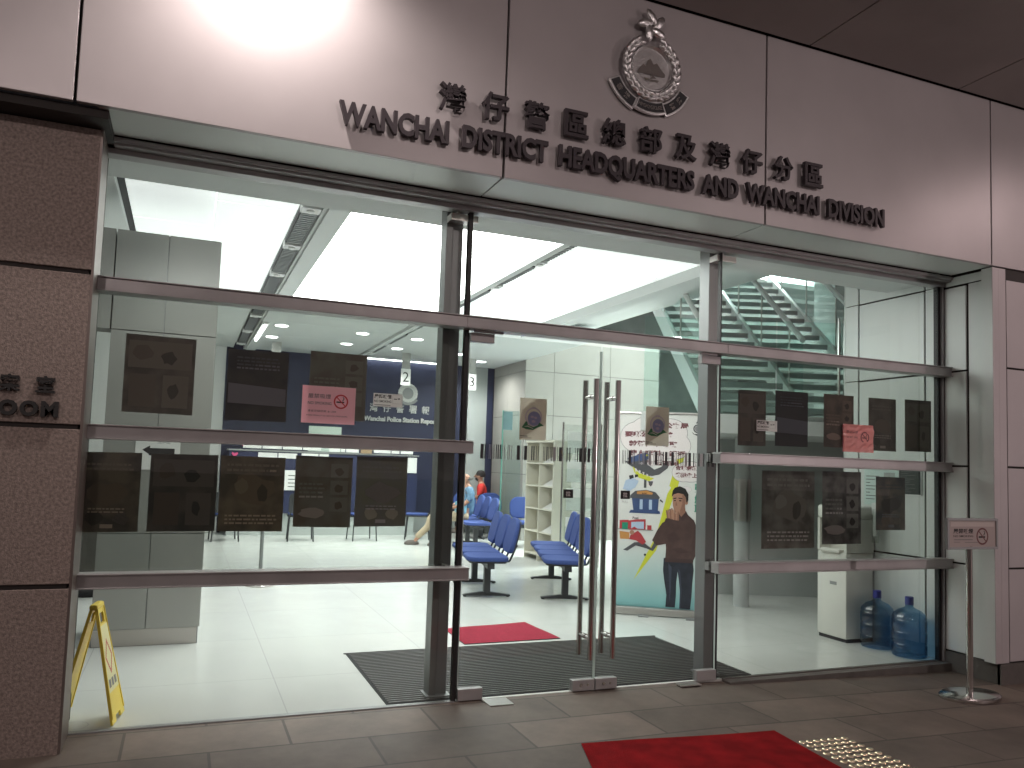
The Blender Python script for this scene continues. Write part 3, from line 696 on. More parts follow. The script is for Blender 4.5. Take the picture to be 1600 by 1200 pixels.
MB().box(-1.0, 3.5, -.95, .6, Z0-.2, Z0).build('landing', M_CEILG, st, local=True)
for x0, x1 in ((-.98, .4), (.42, 1.8), (1.82, 3.4)):
    MB().box(x0, x1, -.95, -.938, Z0-.05, Z0+1.0).build('glass_panel', G_GREEN, st, local=True)
b = MB()
for x in (1.06, 1.12): b.cyl((x, -.97, Z0-.1), (x, -.97, Z0+1.05), .014, 8)
b.build('post', M_CHROME, st, local=True)
b = MB(); b.box(-.2, 3.4, .6, .7, 0, Z0-.2); b.build('under_wall', M_WALLG, st, local=True)

# ================================================================== FLOOR THINGS
t = thing('entrance_grating', 'dark ribbed entrance matting set in the floor inside the doors', 'entrance mat', (2.6, .66, 0))
MB().box(1.24, 4.01, .03, 1.33, 0, .004).build('base', M_MATBASE, t)
b = MB()
for i in range(31): b.box(1.26, 3.99, .05+i*.0412, .062+i*.0412, .004, .009)
b.build('aluminium_strips', M_MATBAR, t)
MB().box(1.225, 4.025, 1.33, 1.345, 0, .008).build('rim', M_MATBAR, t)
def quad_mat(name, pts, z, th, m, label, rim=None):
    t = thing(name, label, 'mat', (sum(p[0] for p in pts)/4, sum(p[1] for p in pts)/4, z))
    b = MB(); n = 14; vs = []
    for i in range(n+1):
        for j in range(n+1):
            u, v = i/n, j/n
            p = [(1-u)*(1-v)*pts[0][k]+u*(1-v)*pts[1][k]+u*v*pts[2][k]+(1-u)*v*pts[3][k] for k in (0, 1)]
            vs.append((p[0], p[1], z+th+.002*math.sin(7*u+3*v)*math.sin(5*v)))
    b.add(vs, [(i*(n+1)+j, (i+1)*(n+1)+j, (i+1)*(n+1)+j+1, i*(n+1)+j+1) for i in range(n) for j in range(n)])
    o = b.build('pile', m, t, smooth=True)
    b = MB(); b.prism([tuple(p) for p in pts], z+.0005, z+th-.003); b.build('backing', M_BLACK, t)
    return t
quad_mat('inner_mat', [(2.24, 1.42), (3.13, 1.44), (3.10, 2.14), (2.26, 2.02)], .0, .008, M_MATRED2, 'crimson floor mat lying inside beyond the entrance grating')
quad_mat('outer_mat', [(1.60, -2.35), (3.14, -2.45), (3.29, -1.03), (2.09, -.90)], -.008, .011, M_MATRED, 'dark red doormat lying on the paving outside the doors')
tp = thing('tactile_studs', 'patch of shiny round tactile studs on the paving beside the red doormat', 'tactile paving', (3.5, -1.5, -.012))
proto = None; cnt = 0
for j in range(14):
    for i in range(7):
        x = 3.335+.052*i+.012*j*0; y = -1.205-.06*j; x -= .0
        if x < 3.29-.105*(-1.03-y)+.02: continue
        if proto is None:
            proto = MB().lathe([(.021, 0), (.019, .004), (.012, .0075), (.001, .008)], (0, 0, 0), 14).build('stud', M_BRASS, tp, local=True, smooth=True); o = proto
        else:
            o = proto.copy(); C.objects.link(o)
        o.location = (x-3.5, y+1.5, pz(x)+.012+.0005)

# yellow wet-floor sign
ys = thing('wet_floor_sign', 'yellow plastic folding wet floor sign standing inside by the granite column', 'floor sign', (-.4, .2, 0), -R(9))
AX = Vector((-.405, .185, .63))
def leaf(bx, name, front):
    y0, y1 = .05, .315
    top0, top1 = .125, .265
    b = MB()
    def P(u, v, w):      # u across 0..1, v up 0..1, w thickness
        y = (y0*(1-v)+top0*v)*(1-u)+(y1*(1-v)+top1*v)*u
        return (bx*(1-v)+(AX.x+(.012 if front else -.012))*v+w+.4, y-.2, .012+v*.61)
    def slab(us, vs_, w0, w1, m):
        p = [P(us[0], vs_[0], w0), P(us[1], vs_[0], w0), P(us[1], vs_[1], w0), P(us[0], vs_[1], w0), P(us[0], vs_[0], w1), P(us[1], vs_[0], w1), P(us[1], vs_[1], w1), P(us[0], vs_[1], w1)]
        b.add(p, [(0, 3, 2, 1), (4, 5, 6, 7), (0, 1, 5, 4), (1, 2, 6, 5), (2, 3, 7, 6), (3, 0, 4, 7)], m)
    slab((0, 1), (.05, .86), -.006, .006, 0); slab((0, .32), (0, .05), -.006, .006, 0); slab((.68, 1), (0, .05), -.006, .006, 0)
    slab((0, .25), (.86, 1), -.006, .006, 0); slab((.75, 1), (.86, 1), -.006, .006, 0); slab((.25, .75), (.95, 1), -.006, .006, 0)
    slab((.0, .05), (.05, 1), .006, .011, 0); slab((.95, 1), (.05, 1), .006, .011, 0)
    b.M = I4; o = b.build(name, M_YEL, ys, local=True, bevel=.0015)
    b = MB(); s = 1 if front else -1
    slab((.07, .93), (.26, .84), .0065*s, .0075*s, 0)
    lb = b.build('label', M_YELP, ys, local=True)
    if front:
        b = MB()
        for k in range(3): slab((.16+.24*k, .32+.24*k), (.30, .37),   .0078, .0082, 1)
        for (u0, v0), (u1, v1) in (((.5, .42), (.2, .56)), ((.2, .56), (.5, .70)), ((.5, .70), (.8, .56)), ((.8, .56), (.5, .42))):
            n = 7
            for q in range(n):
                uu_, vv_ = u0+(u1-u0)*q/n, v0+(v1-v0)*q/n; slab((uu_-.03, uu_+.03), (vv_-.012, vv_+.012),   .0078, .0082, 0)
        b.build('printing', [M_RED, M_INKG], lb, local=True)
leaf(-.255, 'front_leaf', True); leaf(-.545, 'rear_leaf', False)
MB().rbox(-.027, .017, -.08, .07, .612, .645, .012).build('handle_ridge', M_YEL, ys, local=True)
o = MB().ring(-.47, .12, .07, .004, .0006).build('floor_ring_mark', M_GREYM); tag(o, 'faint grey ring mark on the white floor under the wet floor sign', 'floor mark')

# grey pole stand
t = thing('pole_stand', 'thin grey pole on a round base standing on the white floor beyond the posters', 'stand', (.9, 4.75, 0))
MB().lathe([(.17, 0), (.17, .012), (.15, .02), (.02, .024)], (.9, 4.75, 0), 28).build('base', M_BRUSH, t, smooth=True)
MB().cyl((.9, 4.75, .02), (.9, 4.75, 1.15), .022, 12).build('pole', M_GREYM, t, smooth=True)
b = MB(); b.box(.76, 1.04, 4.735, 4.765, 1.12, 1.32); b.build('sign_panel', M_GREYM, t)

# arrow sheet on pillar
t = thing('arrow_sign', 'white sheet with a black left-pointing arrow fixed to the clad pillar', 'sign', (-.19, 1.94, 1.44))
MB().box(-.355, -.03, 1.944, 1.949, 1.36, 1.60).build('sheet', M_SHEET, t)
b = MB(FR(0, 1.9435, 0)); b.flat([(-.305, 1.515), (-.25, 1.55), (-.25, 1.53), (-.07, 1.53), (-.07, 1.47), (-.24, 1.47), (-.26, 1.475), (-.255, 1.48)], 0); b.text('洗手間', -.20, 1.565, .03, 0, 1, .0)
b.build('arrow', [M_INK, M_INKG], t)

# ================================================================== POSTERS ON THE GLASS
PC = [((.058, .045, .036), (.030, .026, .022)), ((.012, .012, .015), (.02, .018, .017)), ((.085, .052, .038), (.045, .036, .028)),
      ((.05, .040, .026), (.024, .022, .018)), ((.030, .026, .022), (.016, .016, .015)), ((.060, .045, .026), (.03, .026, .018)),
      ((.075, .06, .04), (.045, .038, .026)), ((.16, .115, .075), (.07, .055, .036)),
      ((.035, .026, .022), (.016, .013, .012)), ((.004, .005, .008), (.006, .006, .009)), ((.045, .028, .02), (.02, .014, .012)), ((.028, .026, .02), (.018, .016, .013)), ((.032, .03, .024), (.022, .02, .016)),
      ((.085, .060, .042), (.026, .025, .022)), ((.10, .07, .045), (.018, .018, .02)), ((.018, .024, .028), (.05, .042, .035))]
PB = 7.6
PC = [tuple(tuple(.62*c+.38*(sum(q)/3) for c in q) for q in p) for p in PC]
PS = [(-.335, .03, 1.715, 2.15, 'upper left poster, brownish with faint picture boxes, over the clad pillar'),
      (.205, .55, 1.70, 2.115, 'very dark poster at upper middle, over the left end of the navy wall'),
      (.675, 1.02, 1.73, 2.14, 'reddish brown poster partly behind the pink no smoking notice'),
      (-.53, -.215, 1.055, 1.49, 'lower poster nearest the granite column with muddy olive print'),
      (-.17, .185, 1.06, 1.492, 'dark grey lower poster just under the arrow sign'),
      (.20, .56, 1.06, 1.492, 'brown lower poster in the middle of its row, above the pole stand'),
      (.62, .96, 1.085, 1.507, 'plain khaki brown lower poster, fourth of its row'),
      (.985, 1.305, 1.09, 1.517, 'lightest, tan lower poster next to the steel post'),
      (3.84, 4.10, 1.70, 2.12, 'narrow dark brown poster behind the small white no smoking sticker'),
      (4.19, 4.51, 1.71, 2.135, 'blackest poster of the right pane, second in the upper row'),
      (4.67, 4.98, 1.72, 2.14, 'dark red brown poster behind the crinkled pink notice'),
      (5.14, 5.44, 1.71, 2.14, 'olive black poster, fourth in the upper row of the right pane'),
      (5.54, 5.84, 1.72, 2.15, 'dark poster nearest the metal wall in the upper row'),
      (4.07, 4.58, .93, 1.52, 'large brown poster in the lower row, leftmost of the right pane'),
      (4.66, 5.06, .96, 1.53, 'dark lower poster hanging before the water cooler'),
      (5.22, 5.54, 1.07, 1.50, 'lower bluish black poster over the wing wall, nearest the right')]
for k, (x0, x1, z0, z1, lab) in enumerate(PS):
    m = poster_mat(k, *[tuple(min(.4, c*PB) for c in q) for q in PC[k]], 7 if k != 7 else 9)
    b = MB(); n = 8; rnd = random.Random(k); a = rnd.random()*6; vs = []
    for yy in (.0085, .0095):
        for i in range(n+1):
            for j in range(n+1):
                u, v = i/n, j/n; edge = u*(1-u)*v*(1-v)*16
                vs.append((x0+(x1-x0)*u, yy+.003*edge*(.5+.5*math.sin(a+4*u+3*v)), z0+(z1-z0)*v+.004*(u-.5)*math.sin(a)))
    N1 = (n+1)**2
    for q in (0, 1):
        b.add(vs[q*N1:(q+1)*N1], [((i*(n+1)+j, (i+1)*(n+1)+j, (i+1)*(n+1)+j+1, i*(n+1)+j+1)) for i in range(n) for j in range(n)])
    o = b.build('poster', m, smooth=True)
    tag(o, lab, 'poster', 'posters taped inside the glass')
    # print showing through from the other side
    W, Hh = x1-x0, z1-z0
    b = MB(FR(x0, .0078, z0)); lay = [0]
    def put(pts, m_):
        lay[0] += 1; b.flat([(p[0]*W, p[1]*Hh) for p in pts], .00012*lay[0]-.0006, m_)
    def blob(cx, cy, rx, ry, m_):
        n_ = 11; put([(cx+rx*rnd.uniform(.7, 1.15)*math.cos(6.283*q/n_), cy+ry*rnd.uniform(.7, 1.15)*math.sin(6.283*q/n_)) for q in range(n_)], m_)
    def lines(u0, u1, v1, n_, dv, m_):
        for q in range(n_):
            u = u0
            while u < u1-.03:
                l_ = rnd.uniform(.03, .11); put([(u, v1-q*dv), (min(u+l_, u1), v1-q*dv), (min(u+l_, u1), v1-q*dv-dv*.45), (u, v1-q*dv-dv*.45)], m_); u += l_+.02
    kind = k % 4
    if k in (1, 9):
        lines(.15, .85, .9, 4, .05, 0); put([(.03, .52), (.97, .47), (.97, .22), (.03, .24)], 0)
    elif kind == 0:
        put([(.05, .93), (.95, .93), (.95, .58), (.05, .58)], 0); blob(.25, .78, .15, .1, 1); blob(.62, .72, .12, .09, 2); put([(.08, .5), (.45, .5), (.45, .08), (.08, .08)], 1); put([(.55, .5), (.92, .5), (.92, .08), (.55, .08)], 0); blob(.7, .3, .08, .1, 2)
    elif kind == 1:
        blob(.5, .55, .35, .22, 1); blob(.35, .6, .12, .1, 0); blob(.66, .5, .1, .13, 2); lines(.1, .9, .9, 2, .07, 0); lines(.1, .9, .22, 3, .05, 0)
    elif kind == 2:
        for q in range(3): put([(.62, .90-.24*q), (.93, .90-.24*q), (.93, .70-.24*q), (.62, .70-.24*q)], 0); blob(.77, .79-.24*q, .08, .06, 2)
        lines(.08, .52, .62, 4, .06, 0); blob(.3, .2, .25, .08, 1)
    else:
        lines(.12, .88, .86, 2, .06, 0); blob(.5, .48, .34, .16, 1); blob(.3, .18, .14, .09, 2); blob(.72, .17, .13, .08, 2); lines(.2, .8, .30, 2, .04, 0); put([(.4, .1), (.6, .1), (.6, .05), (.4, .05)], 0)
    ck = [tuple(min(.4, c*PB) for c in q) for q in PC[k]]
    f_ = 1.15 if k not in (1, 9) else 2.2
    b.build('print_showing_through', [mat('print_a_%d' % k, tuple(c*f_ for c in ck[0]), .6, transl=.12), mat('print_b_%d' % k, tuple((c*.7+.3*d)*1.1 for c, d in zip(ck[0], (.16, .10, .07))), .6, transl=.12), mat('print_c_%d' % k, tuple(c*.85 for c in ck[1]), .6, transl=.05)], o, local=True)

# ---- no smoking notices
def nosmoke_icon(b, x, y, r, z, mr, mk):
    b.ring(x, y, r, r*.2, z, mr)
    b.rect(x-r*.62, x+r*.45, y-r*.18, y+r*.02, z, mk)
    b.flat([(x+r*.15, y+r*.1), (x+r*.35, y+r*.45), (x+r*.2, y+r*.62), (x+r*.3, y+r*.66), (x+r*.48, y+r*.42), (x+r*.28, y+r*.1)], z, mk)
    b.flat([(x-r*.66, y+r*.56), (x-r*.56, y+r*.66), (x+r*.66, y-r*.56), (x+r*.56, y-r*.66)], z+.0003, mr)
t = thing('pink_notice', 'flat pink NO SMOKING notice with a red prohibition symbol on the left pane', 'notice', (.79, -.012, 1.71))
MB().box(.635, .955, -.0085, -.0075, 1.705, 1.93).build('sheet', M_PINK, t)
b = MB(FR(.635, -.0088, 1.705)); b.text('嚴禁吸煙', .035, .15, .028, 0, 0, .0, width=.135); b.text('NO SMOKING', .035, .113, .017, 0, 0, .0, width=.14)
b.text('違者定額罰款 $1,500', .035, .067, .014, 0, 2, .0, width=.17); b.text('FIXED PENALTY $1,500 FOR OFFENDERS', .03, .042, .009, 0, 2, .0, width=.245)
nosmoke_icon(b, .232, .137, .044, 0, 1, 0); b.build('printing', [M_INK, M_RED, M_INKM], t)
t = thing('pink_notice', 'crinkled glossy pink no smoking notice in plastic film on the right pane', 'notice', (5.01, -.012, 1.69))
b = MB(FR(4.85, -.0165, 1.69)); n = 9; rnd = random.Random(5)
vs = [(.32*i/n, .22*j/n, -.008+.012*rnd.random()) for i in range(n+1) for j in range(n+1)]
b.add(vs, [(i*(n+1)+j, (i+1)*(n+1)+j, (i+1)*(n+1)+j+1, i*(n+1)+j+1) for i in range(n) for j in range(n)])
b.build('film', M_PINKG, t)
b = MB(FR(4.85, -.0155, 1.69)); b.text('嚴禁吸煙', .03, .15, .022, 0, 0, .0, width=.12); b.text('NO SMOKING', .03, .11, .014, 0, 0, .0, width=.12); nosmoke_icon(b, .225, .12, .045, 0, 1, 1); b.build('printing', [M_INKM, M_INKM], t)
MB().box(4.85, 5.17, -.0078, -.0068, 1.69, 1.91).build('backing_sheet', M_PINK, t)
for x0, z0, w_, h_, lab in ((1.065, 1.828, .185, .082, 'small pale no smoking sticker on the left pane in front of the crest lettering'), (4.0, 1.815, .195, .082, 'small white no smoking sticker on the right pane beside the blackest poster')):
    t = thing('no_smoking_sticker', lab, 'sticker', (x0+w_/2, -.01, z0), 0, 'small no smoking stickers')
    MB().box(x0, x0+w_, -.0082, -.0072, z0, z0+h_).build('sheet', M_PAPER, t)
    b = MB(FR(x0, -.0085, z0)); b.text('嚴禁吸煙', .006, .05, .026, 0, 0, .03, width=.108); b.text('NO SMOKING', .006, .026, .014, 0, 0, .012, width=.108); b.rect(.006, .11, .008, .012, 0, 1)
    b.rect(.122, .178, .022, .0228, 0, 1); b.rect(.122, .178, .075, .0758, 0, 1); b.rect(.1215, .1223, .022, .0758, 0, 1); b.rect(.1777, .1785, .022, .0758, 0, 1)
    b.rect(.13, .15, .048, .053, 0, 0); b.flat([(.152, .054), (.165, .06), (.17, .05), (.16, .047)], 0, 1); b.build('printing', [M_INK, M_INKG], t)
# globe-in-hand posters on the doors
M_GLB = mat('lilac_print', (.34, .35, .60), .6, transl=.3); M_GLB2 = mat('pale_lilac_print', (.56, .48, .64), .6, transl=.3); M_GRP = mat('greyish_poster', (.72, .67, .60), .6, transl=.6); M_GRL = mat('pale_band_print', (.74, .69, .61), .6, transl=.35)
for x0, lab in ((2.06, 'globe-and-leaf poster on the left door over the beige column wall'), (3.035, 'globe-and-leaf poster on the right door covering the banner top')):
    t = thing('globe_poster', lab, 'poster', (x0+.1, .012, 1.66), 0, 'globe-and-leaf posters on the doors')
    MB().box(x0, x0+.195, .0085, .0095, 1.665, 1.945).build('sheet', M_GRP, t)
    b = MB(FR(x0, .0082, 1.665))
    b.flat([(.0, .0), (.195, .12), (.195, .28), (.12, .28), (.02, .2), (0, .12)], 0, 4)
    b.ring(.1, .155, .062, .008, .0003, 1); b.disc(.105, .145, .048, .0004, 0)
    for (px, py, s) in ((.09, .155, .013), (.115, .15, .012), (.1, .125, .015)): b.disc(px, py, s, .0006, 1, n=9, ry=s*.7)
    b.flat([(.015, .082), (.045, .125), (.055, .118), (.06, .1), (.1, .088), (.13, .1), (.145, .12), (.18, .098), (.155, .095), (.13, .085), (.1, .068), (.05, .07)], .0008, 2)
    b.flat([(.03, .088), (.06, .095), (.1, .078), (.1, .075), (.06, .088)], .0010, 4)
    b.rect(.004, .06, .022, .028, .0003, 3); b.rect(.004, .09, .012, .015, .0003, 3)
    for q in range(4): b.rect(.083+.009*q, .089+.009*q, .214, .222, .0003, 1)
    b.build('printing', [M_GLB, M_GLB2, M_GREENL, M_INKG, M_GRL], t)


# ================================================================== RIGHT CORNER INSIDE
t = thing('wall_notice', 'pale cyan printed notice on the wing wall behind the lower poster', 'notice', (5.95, .61, 1.25))
MB().box(5.944, 5.95, .425, .80, 1.24, 1.575).build('sheet', mat('cyan_paper', (.60, .74, .70), .6), t)
b = MB(FL(5.943, .80, 1.24)); [b.rect(.02, .02+.1*(1+.6*math.sin(i*2.1)), .05+.03*i, .058+.03*i, 0, 0) for i in range(8)]; b.rect(.22, .34, .2, .3, 0, 1); b.build('printing', [M_INKG, M_WALLG], t)
t = thing('wall_notice', 'black framed notice with pale lines and white border high on the wing wall', 'notice', (5.95, .3, 1.36))
MB().box(5.942, 5.952, .19, .42, 1.345, 1.585).build('border', M_WHITE, t)
MB().box(5.939, 5.942, .197, .413, 1.355, 1.575).build('sheet', mat('dark_green_sheet', (.02, .028, .024), .5), t)
b = MB(FL(5.938, .413, 1.355)); [b.rect(.02, .02+.15*(.7+.3*math.sin(i*3.7)), .02+.016*i, .024+.016*i, 0, 0) for i in range(12)]; b.build('printing', [M_INKG], t)
t = thing('water_cooler', 'cream standing water dispenser inside by the right pane', 'water dispenser', (5.75, .84, 0))
b = MB(); b.rbox(5.60, 5.93, .68, 1.03, .03, .80, .02); b.rbox(5.60, 5.93, .68, 1.03, 1.10, 1.22, .02); b.box(5.74, 5.93, .68, 1.03, .8, 1.1); b.box(5.605, 5.745, 1.0, 1.028, .8, 1.1); b.box(5.605, 5.745, .682, .71, .8, 1.1)
b.build('body', M_COOL, t, smooth=True)
MB().box(5.62, 5.93, .69, 1.02, 0, .03).build('base', M_DGREY, t)
MB().rbox(5.575, 5.66, .74, .97, .79, .825, .01).build('drip_tray', M_COOL, t)
for y in (.80, .91):
    b = MB(); b.cyl((5.74, y, 1.02), (5.69, y, 1.02), .016, 10); b.cyl((5.69, y, 1.03), (5.69, y, .97), .01, 8); b.build('tap', M_RED if y < .85 else M_BLUEF, t)
MB().box(5.598, 5.60, .79, .87, .50, .53).build('badge', M_GREYM, t)
t = thing('cup_dispenser', 'clear tube cup holder fixed to the wing wall above the bottles', 'cup holder', (5.9, .62, 1.0))
MB().box(5.90, 5.95, .56, .68, 1.15, 1.26).build('bracket', M_WHITE, t, bevel=.004)
MB().cyl((5.90, .62, 1.20), (5.86, .60, .90), .035, 14, 0, .03).build('tube', G_ACRY, t, smooth=True)
MB().cyl((5.895, .618, 1.16), (5.868, .604, .96), .026, 12, 0, .02).build('paper_cups', M_PAPER, t, smooth=True)
BP = [(.10, 0), (.132, .008), (.137, .03), (.137, .10), (.130, .112), (.137, .124), (.137, .20), (.130, .212), (.137, .224), (.137, .30), (.130, .312), (.135, .324), (.125, .352), (.09, .385), (.045, .405), (.032, .415), (.030, .47)]
def bottle(x, y, label):
    t = thing('water_bottle', label, 'water bottle', (x, y, 0), 0, 'large blue water bottles on the floor')
    M = T(x, y, 0)
    MB(M).lathe(BP, n=32).build('shell', G_BOT, t, smooth=True)
    MB(M).lathe([(.034, .43), (.034, .492), (.028, .498)], n=18).build('cap', mat('blue_cap', (.03, .04, .25), .4), t, smooth=True)
    return t
b1 = bottle(5.775, .50, 'blue water bottle standing next to the water dispenser, the darker rear one')
b2 = bottle(5.775, .17, 'blue water bottle nearest the glass and the metal wall')

# ================================================================== NO SMOKING STAND
t = thing('no_smoking_stand', 'steel floor stand with a framed no smoking sign outside before the metal wall', 'sign stand', (5.32, -.72, pz(5.3)))
g0 = pz(5.3)
MB().lathe([(.24, 0), (.25, .006), (.25, .024), (.235, .034), (.02, .038)], (5.32, -.72, g0), 40, sy=.62).build('base', M_CHROME, t, smooth=True)
MB().cyl((5.32, -.72, g0+.03), (5.32, -.72, 1.02), .022, 18).build('pole', M_CHROME, t, smooth=True)
b = MB(); b.box(5.075, 5.595, -.745, -.72, 1.0, 1.018); b.box(5.075, 5.595, -.745, -.72, 1.205, 1.223); b.box(5.075, 5.095, -.745, -.72, 1.018, 1.205); b.box(5.575, 5.595, -.745, -.72, 1.018, 1.205)
b.build('frame', M_GREYM, t, bevel=.002)
MB().box(5.095, 5.575, -.738, -.724, 1.018, 1.205).build('sign_panel', mat('sign_card', (.40, .34, .32), .5), t)
b = MB(FR(5.095, -.7385, 1.018)); b.rect(.02, .46, .145, .182, 0, 2); b.text('嚴禁吸煙', .045, .095, .036, .0003, 0, .02, width=.20); b.text('NO SMOKING', .045, .07, .014, .0003, 0, .01, width=.2)
b.rect(.05, .24, .048, .054, .0003, 1); b.rect(.05, .11, .032, .036, .0003, 1); b.rect(.16, .3, .03, .034, .0003, 1)
nosmoke_icon(b, .34, .075, .062, .0003, 3, 0); b.build('printing', [M_INK, M_INKG, mat('pale_card', (.52, .46, .43), .5), mat('dark_red_ring', (.14, .045, .045), .5)], t)

# ================================================================== BANNER
t = thing('roll_up_banner', 'tall white roll-up banner with cartoon scene and man in brown sweater, right of the doors', 'banner', (4.60, 2.15, 0), -R(33))
BW, BH = .86, 2.08
M_B = [mat('banner_white', (.74, .74, .71), .45), mat('banner_sky', (.34, .60, .60), .45), mat('banner_yellow', (.62, .64, .05), .45), M_INKM, M_INK, mat('banner_grey', (.09, .09, .10), .5),
       mat('banner_navy', (.05, .085, .20), .5), mat('banner_red', (.45, .05, .06), .5), mat('banner_green', (.02, .26, .16), .5), mat('banner_orange', (.55, .26, .08), .5),
       mat('banner_sweater', (.085, .045, .04), .7, noise=.3, nscale=12), mat('banner_jeans', (.022, .028, .045), .7, noise=.4, nscale=14), M_SKIN, M_HAIR, mat('banner_cloud', (.80, .74, .73), .5), mat('banner_pale', (.45, .56, .72), .5), M_GREYM]
# graded panel: white easing into pale teal at the foot (printed on the sheet)
m = M_B[0]; nt = m.node_tree; bs = nt.nodes['Principled BSDF']; tc = nt.nodes.new('ShaderNodeTexCoord'); sx_ = nt.nodes.new('ShaderNodeSeparateXYZ'); rp = nt.nodes.new('ShaderNodeValToRGB')
nt.links.new(tc.outputs['Generated'], sx_.inputs[0]); nt.links.new(sx_.outputs['Z'], rp.inputs[0])
rp.color_ramp.elements[0].position = .04; rp.color_ramp.elements[0].color = (.24, .50, .51, 1); rp.color_ramp.elements[1].position = .36; rp.color_ramp.elements[1].color = (.74, .74, .71, 1)
nt.links.new(rp.outputs[0], bs.inputs['Base Color'])
MB().box(-BW/2, BW/2, -.001, .001, .06, BH).build('sheet', M_B[0], t, local=True)
MB().cyl((-BW/2-.01, 0, BH), (BW/2+.01, 0, BH), .014, 10).build('top_rail', M_BRUSH, t, local=True)
MB().rbox(-BW/2-.02, BW/2+.02, -.05, .05, .01, .085, .01).build('base', M_BRUSH, t, local=True)
for x in (-.15, .32): MB().box(x-.05, x+.05, -.13, -.04, 0, .014).build('foot', M_GREYM, t, local=True)
b = MB(FR(-BW/2, -.0016, 0)); Z = lambda k: .0004*k
# pixel helper: photo-measured proportions of the print (u: 0..1 over width, v: 0 top .. 1 bottom of sheet)
def bp(*pts): return [(p[0]*BW, BH-p[1]*(BH-.06)) for p in pts]
b.flat(bp((.74, .15), (.80, .15), (.69, .40), (.66, .40), (.64, .44), (.46, .70), (.20, .855), (.46, .62), (.58, .41), (.62, .38), (.60, .37)), Z(1), 2)
for q, (cx, cy, rx, ry) in enumerate(((.20, .125, .19, .075), (.40, .075, .26, .06), (.60, .10, .2, .07), (.42, .17, .3, .07), (.66, .165, .18, .065), (.36, .225, .2, .045))):
    x, y = bp((cx, cy))[0]; b.disc(x, y, rx*BW*1.03, Z(1.5), 16, ry=ry*BH*1.04); b.disc(x, y, rx*BW, Z(2+.3*q), 14, ry=ry*BH)
for i, (s_, u_) in enumerate((('我係公安局', .33), ('要嘅公司聯絡', .06), ('就幫佢呃收取', .11), ('俾人呃料、講返', .11), ('實證古韻', .32))):
    x, y = bp((u_, .077+.048*i))[0]; b.text(s_, x, y, .062, Z(5), 3, .05, width=.083*len(s_))
for q, (cx, cy, rx, ry) in enumerate(((.84, .295, .19, .05), (.76, .30, .13, .045), (.80, .385, .06, .014), (.72, .41, .03, .01))):
    x, y = bp((cx, cy))[0]; b.disc(x, y, rx*BW*1.03, Z(1.5), 16, ry=ry*BH*1.05); b.disc(x, y, rx*BW, Z(2+.3*q), 14, ry=ry*BH)
for i, s_ in enumerate(('你呢個騙子', '我點會上當')):
    x, y = bp((.83, .29+.036*i))[0]; b.text(s_, x, y, .052, Z(5), 3, .05, align='c', width=.275)
for i, ch in enumerate('張繼聰'):
    x, y = bp((.945, .405+.05*i))[0]; b.text(ch, x, y, .098, Z(5), 8, .05, align='c', width=.085)
x, y = bp((.945, .535))[0]; b.text('飾', x, y, .04, Z(5), 5, .0, align='c')
# small crest
x, y = bp((.92, .075))[0]; b.ring(x, y, .045, .012, Z(4), 5); b.disc(x, y, .03, Z(4), 16); b.flat([(x-.06, y-.03), (x-.035, y-.055), (x+.035, y-.055), (x+.06, y-.03), (x+.045, y-.055), (x, y-.075), (x-.045, y-.055)], Z(4), 4)
b.flat([(x-.02, y+.055), (x, y+.085), (x+.02, y+.055)], Z(4), 5)
# capped grey beast
b.flat(bp((.10, .235), (.30, .205), (.36, .212), (.38, .232), (.30, .245), (.20, .25), (.12, .26)), Z(6), 6)
b.flat(bp((.06, .25), (.16, .25), (.34, .24), (.33, .262), (.42, .29), (.50, .275), (.55, .25), (.60, .245), (.58, .28), (.48, .315), (.38, .325), (.28, .315), (.20, .29), (.12, .27)), Z(5), 5)
b.flat(bp((.16, .275), (.24, .31), (.36, .325), (.42, .335), (.36, .35), (.24, .335), (.18, .305)), Z(6), 2)
for q in range(5): b.flat(bp((.19+.045*q, .285+.009*q), (.215+.045*q, .29+.009*q), (.20+.045*q, .31+.006*q)), Z(7), 14)
x, y = bp((.33, .218))[0]; b.disc(x, y, .011, Z(8), 2); x, y = bp((.27, .26))[0]; b.disc(x, y, .012, Z(8), 14); b.disc(x, y, .006, Z(9), 4)
b.flat(bp((.05, .395), (.08, .35), (.16, .335), (.24, .35), (.20, .385), (.13, .405)), Z(5), 15)
b.flat(bp((.12, .325), (.17, .32), (.18, .335), (.13, .345)), Z(7), 4); b.flat(bp((.19, .318), (.23, .318), (.23, .328), (.19, .335)), Z(7), 4)
b.flat(bp((.30, .34), (.33, .34), (.33, .385), (.30, .385)), Z(6), 5); x, y = bp((.38, .36))[0]; b.disc(x, y, .035, Z(5), 14); b.flat(bp((.35, .35), (.41, .35), (.40, .368), (.38, .378), (.36, .368)), Z(7), 5)
